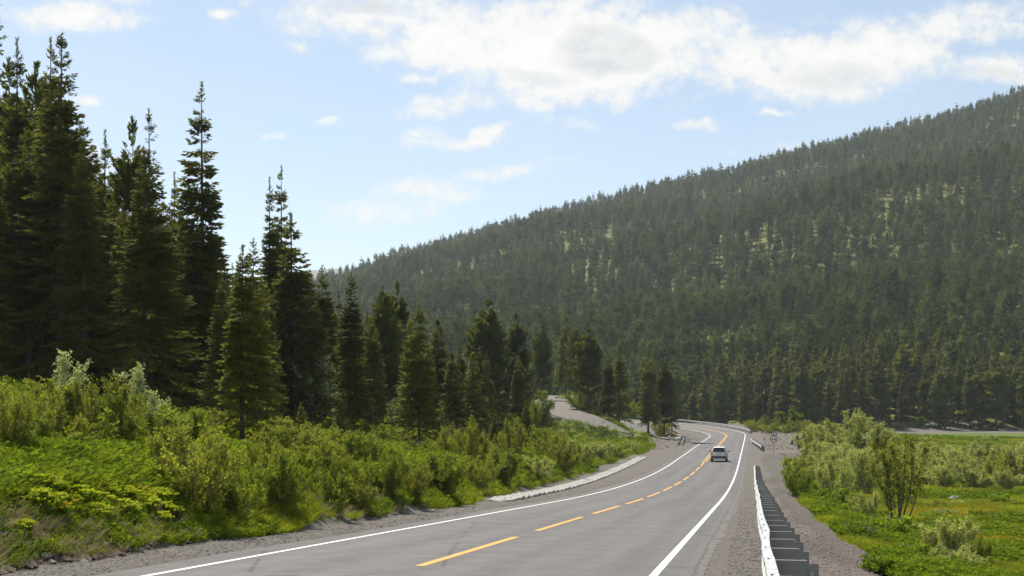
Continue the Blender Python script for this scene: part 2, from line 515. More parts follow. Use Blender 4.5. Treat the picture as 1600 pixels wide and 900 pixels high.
def height(x, y):
    x = np.asarray(x, float); y = np.asarray(y, float)
    sh = x.shape
    x = x.ravel(); y = y.ravel()
    idx, d = near_line(x, y)
    s = SL[idx]
    zr = CL[idx, 2] + CL[idx, 5] * np.clip(d, -6, 7)
    lump = fbm(x, y, 9, 3) * .9 * (1 - .6 * sstep(170, 260, y)) + fbm(x, y, 2.3, 2) * .28 * (1 - sstep(60, 150, y))
    # left: road cut and wooded hillside
    a = np.maximum(-d - edge_left(s) + fbm(x, y, 5, 2) * 1.2, 0)
    wl = sstep(105, 165, s)
    r1 = .75 * sstep(0, 1.7, a) + .150 * a
    r2 = .15 * sstep(0, 2, a) + .25 * np.log1p(np.exp((a - 12) / 3.0)) * 3.0
    rise = r1 * (1 - wl) + r2 * wl
    rise = np.where(rise > 12, 12 + (rise - 12) * .45, rise)
    ramp_l = sstep(.3, 4, a)
    # right: embankment down to the meadow
    plat = sstep(178, 205, s) * (1 - sstep(318, 345, s))
    d0 = 6.4 + 22 * plat
    b = np.maximum(d - d0 + fbm(x, y, 7, 2) * 1.3, 0)
    dep = 1.75 - .45 * sstep(60, 150, s)
    drop = dep * (1 - np.exp(-b * .50 / dep))
    drop = drop + .25 * sstep(4, 40, b)
    ramp_r = sstep(2.5, 9, b)
    z = zr + np.where(d < 0, rise + lump * ramp_l * (1.0 + .5 * sstep(10, 40, a)), -drop + lump * .45 * ramp_r + .10 * lump * sstep(.2, 1, b))
    # far right the valley floor levels out
    zv = -5.7 + lump * .5
    far = sstep(25, 70, d) * (d > 0)
    z = z * (1 - far) + zv * far
    # under the carriageway the sheet lies lower than the asphalt
    bed = 1 - sstep(4.0, 4.35, np.abs(d))
    z = z - .09 * bed
    # the track
    j, e = near_line(x, y, TRACK)
    wt = (1 - sstep(TRACK_W + .2, TRACK_W + 5.0, np.abs(e))) * (np.abs(d) > 4.5)
    heap = sstep(3.4, 5.5, e) * (1 - sstep(6.5, 11, e)) * (d < -9) * (y > 220) * (1 - sstep(250, 275, y))
    z = z + heap * (.9 + 1.6 * fbm(x, y, 5, 3))
    z = z * (1 - wt) + (TRACK[j, 2] - .02 + lump * .08) * wt
    # mountain
    rr = y
    wm = sstep(390, 450, rr)
    z = z * (1 - wm) + mountain(x, y) * wm
    return z.reshape(sh)

def masks(x, y):
    idx, d = near_line(x, y)
    s = SL[idx]
    n1 = fbm(x, y, 4.5, 3); n2 = fbm(x, y, 1.3, 2); n3 = fbm(x, y, 14, 2)
    px = 800 + F_PX * x / np.maximum(y, 20)
    ls = -d - edge_left(s) + n1 * 1.4
    wid_r = 7.3 + 1.2 * n1 + 19 * sstep(176, 205, s) * (1 - sstep(300, 345, s)) * (1 + n3) + 1.5 * sstep(60, 150, s)
    gl = 1 - sstep(-.15, .35, ls)
    gr = 1 - sstep(-.8, 1.6, d - wid_r)
    g = np.where(d < 0, gl, gr)
    j, e = near_line(x, y, TRACK)
    tw = TRACK_W + .6 + 1.5 * n1 + 2.0 * (e > 0) * 0
    g = np.maximum(g, 1 - sstep(tw - .7, tw + .7, np.abs(e)))
    g = np.maximum(g, sstep(385, 400, y + n3 * 20) * (1 - sstep(438, 446, y)) * (px > 1265) * (d > 8))
    # bare earth: the cut beside the left verge, the spoil beside the track
    cut = sstep(-.3, .4, ls) * (1 - sstep(.7, 1.8, ls)) * sstep(-.10, .12, n3 * .6 + .5 * n2 - .12 + .32 * np.exp(-((s - 23) / 5.) ** 2) + .32 * np.exp(-((s - 41) / 7.) ** 2)) * (d < 0) * (s < 130)
    spoil = sstep(2.5, 4, e) * (1 - sstep(8, 11, e)) * sstep(-.25, -.05, n1) * (y > 220) * (d < -5)
    dirt = np.maximum(cut, .8 * spoil)
    forest = sstep(425, 450, y)
    red = (d > 5.6) * (1 - sstep(0, 60, s - 60))
    return dict(gravel=g, dirt=dirt, forest=forest, red=red, lush=sstep(6, 14, -d) )

def ray_ground(px, py, y0=8.0, y1=600.0):
    """where the sight line through a photo pixel meets the ground"""
    ys = np.geomspace(y0, y1, 700)
    xs = (px - 800) / F_PX * ys
    zs = EYE + (HORIZON - py) / F_PX * ys
    hit = np.nonzero(height(xs, ys) >= zs)[0]
    k = hit[0] if len(hit) else len(ys) - 1
    return float(xs[k]), float(ys[k])

def gz(x, y):
    return float(height(np.array([x]), np.array([y]))[0])

# ------------------------------------------------------------------ ground sheet
def ground_mat():
    m, t = mat('ground_cover')
    pos = t.n('ShaderNodeNewGeometry').outputs['Position']
    n_big = t.noise(pos, .12, 4); n_mid = t.noise(pos, 1.1, 5); n_fine = t.noise(pos, 9, 5, .7); n_vf = t.noise(pos, 38, 3, .7)
    grass = t.mix(t.ramp(n_mid, .3, .7), (.048, .078, .012), (.105, .135, .022))
    grass = t.mix(t.ramp(n_big, .45, .7), grass, (.120, .150, .030))
    grass = t.mix(t.m('MULTIPLY', t.ramp(n_fine, .5, .8), .5), grass, (.09, .075, .035))
    gr = t.mix(t.ramp(n_fine, .3, .7), (0.084, 0.073, 0.061), (0.160, 0.144, 0.125))
    gr = t.mix(t.m('MULTIPLY', t.ramp(n_vf, .45, .75), .6), gr, (0.212, 0.196, 0.174))
    gr = t.mix(t.m('MULTIPLY', t.ramp(n_mid, .45, .75), .45), gr, (0.094, 0.080, 0.064))
    gr = t.mix(t.m('MULTIPLY', t.attr('red'), .4), gr, t.mix(t.ramp(n_fine, .3, .7), (0.084, 0.060, 0.052), (0.178, 0.138, 0.120)))
    di = t.mix(t.ramp(n_fine, .3, .7), (.070, .050, .032), (.165, .125, .088))
    fo = t.mix(t.ramp(n_mid, .3, .7), (.085, .102, .026), (.165, .158, .044))
    edge = t.m('MULTIPLY', t.m('SUBTRACT', n_fine, .5), .9)
    def fac(name, k=1.0):
        return t.ramp(t.m('ADD', t.attr(name), edge), .35, .65)
    c = t.mix(t.attr('forest'), grass, fo)
    c = t.mix(fac('dirt'), c, di)
    c = t.mix(fac('gravel'), c, gr)
    p = t.n('ShaderNodeBsdfPrincipled')
    t.put(p.inputs['Base Color'], c)
    p.inputs['Roughness'].default_value = .95
    p.inputs['Specular IOR Level'].default_value = .15
    b = t.n('ShaderNodeBump'); b.inputs['Strength'].default_value = .8; b.inputs['Distance'].default_value = .04
    t.put(b.inputs['Height'], t.m('ADD', n_fine, t.m('MULTIPLY', n_vf, .7)))
    t.put(p.inputs['Normal'], b.outputs[0])
    o = t.n('ShaderNodeOutputMaterial'); t.t.links.new(p.outputs[0], o.inputs[0])
    return m
M_GROUND = ground_mat()

rows = np.concatenate([np.arange(-14, 0, 1.0), np.geomspace(14.0, 2414.0, 560) - 14.0])
tt = np.tan(np.linspace(-1.0, 1.0, 560)) / math.tan(1.0) * 1.25
tt = np.sort(np.concatenate([tt, np.linspace(-.42, .42, 240)]))
# rows fan out from a point well behind the camera
BACK = 30.0
YY = np.repeat(rows[:, None], len(tt), 1)
XX = tt[None, :] * (YY + BACK) + 0.0
ZZ = height(XX, YY)
nr, nc = XX.shape
ii = np.arange(nr * nc).reshape(nr, nc)
quads = np.stack([ii[:-1, :-1], ii[:-1, 1:], ii[1:, 1:], ii[1:, :-1]], -1).reshape(-1, 4)
V = np.stack([XX, YY, ZZ], -1).reshape(-1, 3)
ground = obj('ground', mesh('ground', V, quads, True, [M_GROUND], attrs=masks(V[:, 0], V[:, 1])))
tag(ground, 'grassy hillside, gravel verges, meadow and mountain slope', kind='structure')

# distant blue hill with snow patch seen past the forest
def far_hill():
    m, t = mat('far_hill_rock')
    pos = t.n('ShaderNodeNewGeometry').outputs['Position']
    nz = t.noise(pos, .004, 4)
    p = t.n('ShaderNodeBsdfPrincipled'); p.inputs['Roughness'].default_value = 1
    t.put(p.inputs['Base Color'], t.mix(t.ramp(nz, .62, .68), t.mix(nz, (.07, .09, .06), (.15, .14, .11)), (.75, .77, .8)))
    o = t.n('ShaderNodeOutputMaterial'); t.t.links.new(p.outputs[0], o.inputs[0])
    pxs = np.linspace(100, 1100, 90); ys = np.linspace(3300, 5300, 24)
    top = np.interp(pxs, [100, 300, 420, 480, 520, 560, 620, 700, 1100], [560, 480, 432, 421, 418, 419, 428, 450, 600])
    V = []
    for y in ys:
        for k, p_ in enumerate(pxs):
            e = (HORIZON - top[k]) / F_PX * 4700
            tq = 1 - abs((y - 4700) / (1400 if y < 4700 else 700)) ** 1.3
            x = (p_ - 800) * 4700 / F_PX
            V.append((x, y, max(-60, -40 + (e + 40) * max(tq, 0) + 10 * fbm(np.array([x]), np.array([y]), 200)[0])))
    n = len(pxs)
    Q = [(r * n + c, r * n + c + 1, (r + 1) * n + c + 1, (r + 1) * n + c) for r in range(len(ys) - 1) for c in range(n - 1)]
    o = obj('hill', mesh('hill', V, Q, True, [m]))
    tag(o, 'far blue hill with snow patches', kind='structure')
far_hill()

# ------------------------------------------------------------------ road surface
D_R, D_L = 3.68, -3.22
def strip(d0, d1, i0, i1, lift, name, m, nx=2, parent=None, step=2, wob=0.0, L=CL):
    ids = np.unique(np.concatenate([np.arange(i0, i1, step), [i1]]))
    ds = np.linspace(d0, d1, nx)
    P = L[ids]
    dm = np.repeat(ds[None], len(ids), 0)
    if wob:
        dm[:, 0] += wob * (vnoise(SL[ids] * .16, ids * 0 + 3.3) - .5)
        dm[:, -1] += wob * (vnoise(SL[ids] * .18, ids * 0 + 9.3) - .5)
    X = P[:, 0, None] + dm * P[:, 4, None]; Y = P[:, 1, None] - dm * P[:, 3, None]
    Z = P[:, 2, None] + P[:, 5, None] * dm + lift
    n = nx
    ii = np.arange(len(ids) * n).reshape(-1, n)
    q = np.stack([ii[:-1, :-1], ii[:-1, 1:], ii[1:, 1:], ii[1:, :-1]], -1).reshape(-1, 4)
    me = mesh(name, np.stack([X, Y, Z], -1).reshape(-1, 3), q, False, [m],
              attrs=dict(lat=dm.ravel(), along=np.repeat(ids[:, None].astype(float), n, 1).ravel()))
    return obj(name, me, parent)

def asphalt_mat():
    m, t = mat('asphalt')
    pos = t.n('ShaderNodeNewGeometry').outputs['Position']
    lat = t.attr('lat'); al = t.attr('along')
    nf = t.noise(pos, 55, 4, .75); nm = t.noise(pos, 1.6, 5, .6)
    st = t.n('ShaderNodeCombineXYZ'); t.put(st.inputs[0], t.m('MULTIPLY', lat, 1.2)); t.put(st.inputs[1], t.m('MULTIPLY', al, .035))
    ns = t.noise(st.outputs[0], 1.0, 4, .6)
    st2 = t.n('ShaderNodeCombineXYZ'); t.put(st2.inputs[0], t.m('MULTIPLY', lat, 4.0)); t.put(st2.inputs[1], t.m('MULTIPLY', al, .05))
    ns2 = t.noise(st2.outputs[0], 1.0, 3, .6)
    c = t.mix(t.ramp(nf, .25, .75), (0.078, 0.071, 0.064), (0.120, 0.111, 0.101))
    c = t.mix(t.m('MULTIPLY', t.ramp(nm, .35, .7), .12), c, (0.072, 0.068, 0.062))
    c = t.mix(t.m('MULTIPLY', t.ramp(ns, .42, .62), .6), c, (0.063, 0.058, 0.054))
    # two polished wheel paths in each lane
    wp = None
    for q_ in (-2.55, -.95, .95, 2.7):
        v = t.m('MAXIMUM', t.m('SUBTRACT', 1.0, t.m('DIVIDE', t.m('ABSOLUTE', t.m('SUBTRACT', lat, q_)), .55)), 0.0)
        wp = v if wp is None else t.m('MAXIMUM', wp, v)
    c = t.mix(t.m('MULTIPLY', wp, t.m('MULTIPLY', ns2, .5)), c, (0.141, 0.132, 0.120))
    # dusty outer edge
    ed = t.ramp(t.m('ADD', t.m('ABSOLUTE', lat), t.m('MULTIPLY', t.m('SUBTRACT', nm, .5), .22)), 3.95, 4.4)
    c = t.mix(t.m('MULTIPLY', ed, .55), c, (0.120, 0.107, 0.091))
    # tar-sealed cracks across
    vo = t.n('ShaderNodeTexVoronoi', feature='DISTANCE_TO_EDGE')
    sc = t.n('ShaderNodeVectorMath', operation='ADD'); t.put(sc.inputs[0], t.vm('MULTIPLY', pos, (.16, .075, 0)))
    t.put(sc.inputs[1], t.vm('MULTIPLY', t.n('ShaderNodeTexNoise').outputs['Color'], (.2, .2, 0)))
    t.put(vo.inputs['Vector'], sc.outputs[0]); vo.inputs['Scale'].default_value = 1.0
    crack = t.m('MULTIPLY', t.ramp(vo.outputs['Distance'], .007, .002), t.ramp(nm, .45, .55))
    c = t.mix(t.m('MULTIPLY', crack, .7), c, (0.030, 0.029, 0.028))
    # ragged dark seam where the paving ends, and a paving joint beside the centre line
    wav = t.m('MULTIPLY', t.m('SUBTRACT', t.noise(pos, .9, 4, .6), .5), .30)
    seam = t.m('SUBTRACT', 1.0, t.m('DIVIDE', t.m('ABSOLUTE', t.m('SUBTRACT', t.m('ADD', lat, wav), 4.22)), .045), clamp=True)
    c = t.mix(t.m('MULTIPLY', seam, .8), c, (.035, .034, .032))
    joint = t.m('SUBTRACT', 1.0, t.m('DIVIDE', t.m('ABSOLUTE', t.m('ADD', t.m('ADD', lat, .32), t.m('MULTIPLY', wav, .12))), .02), clamp=True)
    c = t.mix(t.m('MULTIPLY', joint, t.m('MULTIPLY', ns2, .9)), c, (.045, .044, .042))
    p = t.n('ShaderNodeBsdfPrincipled'); t.put(p.inputs['Base Color'], c)
    t.put(p.inputs['Roughness'], t.ramp(nm, .3, .7, .62, .8))
    p.inputs['Specular IOR Level'].default_value = .35
    b = t.n('ShaderNodeBump'); b.inputs['Strength'].default_value = .35; b.inputs['Distance'].default_value = .01
    t.put(b.inputs['Height'], nf); t.put(p.inputs['Normal'], b.outputs[0])
    o = t.n('ShaderNodeOutputMaterial'); t.t.links.new(p.outputs[0], o.inputs[0])
    return m
def paint_mat(name, col):
    m, t = mat(name)
    pos = t.n('ShaderNodeNewGeometry').outputs['Position']
    nf = t.noise(pos, 30, 5, .75); nm = t.noise(pos, 2.5, 4)
    wear = t.m('MULTIPLY', t.ramp(nf, .48, .66), t.ramp(nm, .30, .62))
    c = t.mix(t.m('MULTIPLY', wear, .55), t.mix(nm, tuple(x * .85 for x in col), col), (.17, .165, .155))
    p = t.n('ShaderNodeBsdfPrincipled'); t.put(p.inputs['Base Color'], c); p.inputs['Roughness'].default_value = .65
    o = t.n('ShaderNodeOutputMaterial'); t.t.links.new(p.outputs[0], o.inputs[0])
    return m
M_ASPH = asphalt_mat()
M_LINEW = paint_mat('white_line_paint', (.74, .74, .71))
M_LINEY = paint_mat('yellow_line_paint', (.62, .30, .028))
NCL = len(CL) - 1
road = strip(-3.95, 4.45, 20, NCL, 0.0, 'road', M_ASPH, 9, wob=.28, step=1)
tag(road, 'grey asphalt road running downhill and bending left', kind='structure')
def iY(Y):
    return int(round(Y + 70))
strip(D_R - .062, D_R + .062, 21, NCL, .004, 'edge_line', M_LINEW, 2, road, 1)
strip(D_L - .058, D_L + .058, 21, NCL, .004, 'edge_line', M_LINEW, 2, road, 1)
Yd = 22.4 - 24
while Yd < 147:
    strip(-.08, .08, iY(Yd), iY(Yd + 8.6), .004, 'lane_dash', M_LINEY, 2, road, 2)
    Yd += 12
strip(-.21, -.08, iY(152), NCL, .004, 'centre_line', M_LINEY, 2, road, 1)
strip(.08, .21, iY(152), NCL, .004, 'centre_line', M_LINEY, 2, road, 1)

def track_mat():
    m, t = mat('track_gravel')
    pos = t.n('ShaderNodeNewGeometry').outputs['Position']
    n1 = t.noise(pos, 6, 5, .7); n2 = t.noise(pos, .6, 4)
    c = t.mix(t.ramp(n1, .3, .7), (0.095, 0.081, 0.065), (0.161, 0.144, 0.117))
    c = t.mix(t.m('MULTIPLY', t.ramp(n2, .4, .7), .5), c, (0.120, 0.107, 0.088))
    p = t.n('ShaderNodeBsdfPrincipled'); t.put(p.inputs['Base Color'], c); p.inputs['Roughness'].default_value = .95
    o = t.n('ShaderNodeOutputMaterial'); t.t.links.new(p.outputs[0], o.inputs[0])
    return m
SLsave = SL
tr_ = strip(-TRACK_W, TRACK_W, 0, len(TRACK) - 1, .03, 'dirt_track', track_mat(), 6, L=TRACK)
tag(tr_, 'pale gravel track climbing left from the road', kind='structure')
# ------------------------------------------------------------------ foliage builders
def unit(v):
    return v / (np.linalg.norm(v, axis=-1, keepdims=True) + 1e-9)

def kites(P, D, ln, wd, g, fold=.18):
    """leaf-shaped quads at points P along directions D"""
    n = len(P)
    rnd = unit(g.normal(size=(n, 3)))
    Sd = unit(np.cross(D, rnd))
    N = np.cross(Sd, D)
    ln = np.broadcast_to(ln, (n,))[:, None]; wd = np.broadcast_to(wd, (n,))[:, None]
    mid = P + D * ln * .45
    V = np.stack([P, mid + Sd * wd * .5 + N * wd * fold, P + D * ln, mid - Sd * wd * .5 + N * wd * fold], 1)
    F = np.arange(n * 4).reshape(-1, 4)
    return V.reshape(-1, 3), F

def flat_kites(P, D, ln, wd, g, tilt=.5):
    """sprays lying nearly flat: their side vector stays close to horizontal"""
    n = len(P)
    Sd = unit(np.cross(D, np.array([0, 0, 1.0])) + g.normal(size=(n, 3)) * tilt)
    ln = np.broadcast_to(ln, (n,))[:, None]; wd = np.broadcast_to(wd, (n,))[:, None]
    mid = P + D * ln * .4
    dn = np.array([0, 0, -1.0]) * wd * .35
    V = np.stack([P, mid + Sd * wd * .5 + dn, P + D * ln, mid - Sd * wd * .5 + dn], 1)
    return V.reshape(-1, 3), np.arange(n * 4).reshape(-1, 4)

def cat_mesh(parts):
    Vs, Fs, n = [], [], 0
    for V, F in parts:
        Vs.append(V); Fs.append(F + n); n += len(V)
    return np.concatenate(Vs), np.concatenate(Fs)

def conifer(seed, H, Rb, kind='spruce', dens=1.0, spray=.34, zb=.05, power=.85, tier=.26, gaps=.07, twin=False, far=False, wood=False, mat_=None):
    """returns (crown mesh, trunk mesh); crown of needle sprays on whorled branches, base at the origin"""
    g = np.random.default_rng(seed)
    nlev = max(8, int(H * (1 - zb) / tier))
    t = np.sort(g.random(nlev) * .35 + np.linspace(0, .66, nlev)) / 1.0
    t = ((t - t.min()) / (t.max() - t.min() + 1e-6)) ** (.82 if not far else 1.0)
    nb = 7 if kind == 'spruce' else 6
    T = np.repeat(t, nb)
    T = np.clip(T + g.normal(size=len(T)) * .55 * tier / H, 0, 1)
    phi = g.random(len(T)) * 2 * np.pi
    lop = 1 + .22 * np.cos(phi - g.random() * 6.28)            # one side fuller than the other
    if kind == 'spruce':
        prof = (1 - T) ** power * (1 - .12 * np.exp(-T * 9)) + .03 * (1 - T) + .018
        pitch = np.where(T > .85, .5, -.10 - .45 * (1 - T))
    else:
        prof = np.minimum(1, (1 - T) * 3.2) ** .6 * (.62 + .38 * np.sin(np.pi * np.clip(T * .9 + .12, 0, 1))) * (1 - .35 * T)
        pitch = .05 + .75 * T
    # uneven outline: clumps of strong and weak branches
    clump = .88 + .24 * vnoise(T * H / 1.1 + seed, phi * 1.3 + seed * 3.1)
    L = Rb * prof * clump * lop * (.72 + .42 * g.random(len(T)))
    keep = (g.random(len(T)) > gaps) & (L > .08)
    T, phi, L, pitch = T[keep], phi[keep], L[keep], pitch[keep]
    pitch = pitch + g.normal(size=len(T)) * .13
    Z0 = H * (zb + (1 - zb) * T)
    n = np.maximum(3, (L / (.064 if not far else .5) * dens + (9 if not far else 5))).astype(int)
    k = np.repeat(np.arange(len(T)), n)
    u = 1 - (1 - .10) * (1 - g.random(len(k)) ** .75)
    droop = (.26 if kind == 'spruce' else -.05) * (1 - T[k])
    outx, outy = np.cos(phi[k]), np.sin(phi[k])
    r = L[k] * u
    z = Z0[k] + r * np.tan(pitch[k]) * .8 - droop * r * u + .20 * r * u ** 3
    sx = (g.random(len(k)) - .5) * .35 * L[k] * (1 - .3 * u)
    P = np.stack([outx * r - outy * sx, outy * r + outx * sx, z], 1)
    P += g.normal(size=P.shape) * .04
    ang = (g.random(len(k)) - .5) * 2.3 * (1.1 - .5 * u)
    dxy = np.stack([outx * np.cos(ang) - outy * np.sin(ang), outx * np.sin(ang) + outy * np.cos(ang)], 1)
    if kind == 'spruce':
        dz_ = -.38 - .30 * g.random(len(k)) + .45 * (u > .8) + .9 * (T[k] > .93)
    else:
        dz_ = .25 + .8 * g.random(len(k)) + .5 * (T[k] > .9)
    D = unit(np.concatenate([dxy, dz_[:, None]], 1))
    ln = spray * (.55 + .8 * g.random(len(k))) * np.clip(.42 + L[k] / 1.9, .42, 1.15)
    wd = ln * (.36 + .20 * g.random(len(k)))
    parts = [flat_kites(P, D, ln, wd, g, .55)]
    # leader tuft
    m = 60 if not far else 8
    zt = H * (1 - .05 * g.random(m))
    a = g.random(m) * 6.28
    Pt = np.stack([np.zeros(m), np.zeros(m), zt], 1)
    Dt = unit(np.stack([np.cos(a) * .7, np.sin(a) * .7, .6 + .7 * g.random(m)], 1))
    parts.append(flat_kites(Pt, Dt, np.full(m, spray * .75), np.full(m, spray * .22), g))
    V, F = cat_mesh(parts)
    # gentle lean
    lean = g.normal(size=2) * .006
    V[:, 0] += V[:, 2] * lean[0]; V[:, 1] += V[:, 2] * lean[1]
    tz = np.linspace(-.6, H * 1.0, 7)
    rt = np.interp(tz, [-.6, 0, H], [H * .0125 + .05, H * .0105 + .03, .012])
    tv, tf = tube(np.stack([tz * lean[0], tz * lean[1], tz], 1), rt, 5 if far else 8)
    mb = MB().add(tv, tf)
    if wood:
        st = max(1, int(len(T) / 160))
        for i in range(0, len(T), st):
            uu = np.array([0, .5, 1.0]); rr = L[i] * uu * .95
            zz = Z0[i] + rr * math.tan(pitch[i]) * .8 - (.26 if kind == 'spruce' else -.05) * (1 - T[i]) * rr * uu + .2 * rr * uu ** 3
            mb.tube(np.stack([math.cos(phi[i]) * rr, math.sin(phi[i]) * rr, zz], 1), np.array([.022, .014, .005]) * (1 + L[i] * .3), 3, False)
    cm = mesh('crown', V, F, False, [mat_ or (M_SPRUCE if kind == 'spruce' else M_PINE)])
    tm = mb.build('trunk', M_BARK, True)
    return cm, tm, H

def broadleaf(seed, H, W, nst, ntw, nl, leaf, lm, upright=.5, low=.22, thick=.03, twig=.5, tree=False, dome=True):
    """shrub or sapling: (foliage mesh, stem mesh)"""
    g = np.random.default_rng(seed)
    mb = MB()
    paths = []
    for i in range(nst):
        a = g.random() * 6.28; rr = math.sqrt(g.random()) * (1 if not tree else .25)
        hh = H * (1 - .45 * rr ** 2 if dome else 1) * (.78 + .25 * g.random())
        u = np.linspace(0, 1, 6)
        out = W * rr * u ** (1.0 / (.55 + upright))
        wob = g.normal(size=(6, 2)) * .04 * H * u[:, None]
        p = np.stack([math.cos(a) * (out + .06 * W * rr) + wob[:, 0], math.sin(a) * (out + .06 * W * rr) + wob[:, 1], hh * u - .15 * (1 - u)], 1)
        paths.append(p)
        mb.tube(p, np.linspace(thick, thick * .2, 6), 4, False)
    paths = np.array(paths)
    si = g.integers(0, nst, ntw)
    u = low + (1 - low) * g.random(ntw) ** .8
    f = u * 5; i0 = np.minimum(f.astype(int), 4); fr = (f - i0)[:, None]
    B = paths[si, i0] * (1 - fr) + paths[si, i0 + 1] * fr
    outd = B.copy(); outd[:, 2] = 0; outd = unit(outd + g.normal(size=B.shape) * .3 * W * np.array([1, 1, 0]))
    D = unit(outd * .7 + np.array([0, 0, .5]) * (.3 + upright) + g.normal(size=B.shape) * .75)
    tl = twig * (.5 + .8 * g.random(ntw)) * (1.15 - .55 * u)
    for j in range(0, ntw, max(1, ntw // 220)):
        mb.tube(np.stack([B[j], B[j] + D[j] * tl[j]]), [thick * .25, thick * .08], 3, False)
    k = np.repeat(np.arange(ntw), nl)
    v = g.random(len(k)) ** .7
    P = B[k] + D[k] * (tl[k] * v)[:, None] + g.normal(size=(len(k), 3)) * leaf * .35
    LD = unit(D[k] * .5 + unit(g.normal(size=(len(k), 3))) * .9 + np.array([0, 0, .12]))
    ln = leaf * (.6 + .7 * g.random(len(k)))
    V, F = kites(P, LD, ln, ln * (.42 + .2 * g.random(len(k))), g)
    V[:, 2] = np.maximum(V[:, 2], .01)
    return mesh('foliage', V, F, False, [lm]), mb.build('stem', M_TWIG, True), H

def plant(name, pr, loc, rz, sc, label, cat, group=None, parts=('crown', 'trunk')):
    e = empty(name, loc, rz, label, cat, group, sc)
    obj(parts[0], pr[0], e); obj(parts[1], pr[1], e)
    return e

# prototypes
SPRUCE = [conifer(11, 26, 4.1, dens=1.0, wood=False), conifer(12, 24, 3.1, dens=1.1, power=.8), conifer(13, 25, 4.6, dens=.95, zb=.03),
          conifer(14, 20, 3.2, dens=1.1, spray=.38), conifer(15, 18, 3.0, dens=1.1, spray=.36, zb=.02), conifer(16, 22, 2.7, dens=1.15, power=.72)]
SPIRE = [conifer(21, 25, 3.3, dens=1.0, power=.9, gaps=.10), conifer(22, 24, 2.4, dens=.95, power=.85, gaps=.12)]
SPARSE = conifer(31, 24, 2.6, dens=.34, spray=.34, tier=.55, gaps=.35, wood=True, zb=.2)
CEDAR = [conifer(41, 20, 3.1, 'pine', dens=1.15, spray=.46, zb=.03), conifer(42, 22, 2.7, 'pine', dens=1.15, spray=.46, zb=.04), conifer(43, 18, 3.0, 'pine', dens=1.1, spray=.5, zb=.03)]
SMALL = [conifer(51, 5.0, .95, dens=1.5, spray=.26, tier=.16, zb=.02), conifer(52, 3.2, .75, dens=1.6, spray=.22, tier=.13, zb=.02), conifer(53, 6.0, 1.0, dens=1.3, spray=.28, tier=.17, zb=.03)]
MID = [conifer(61 + i, 17, 1.9 + .2 * (i % 3), k, dens=.2, spray=.8, tier=.40, zb=.03, far=False) for i, k in enumerate(('spruce', 'pine', 'spruce', 'pine', 'pine', 'spruce'))]

# ------------------------------------------------------------------ the wood on the left slope
def tree_at(name, pr, px, top, D, label, group=None, cat='tree', wide=1.0):
    x, y = (px - 800) * D / F_PX, D
    z = gz(x, y)
    H = EYE + (HORIZON - top) * D / F_PX - z
    k = H / pr[2]
    wide *= 1.0
    return plant(name, pr, (x, y, z - .05), random.random() * 6.28, (k * wide, k * wide, k), label, cat, group)

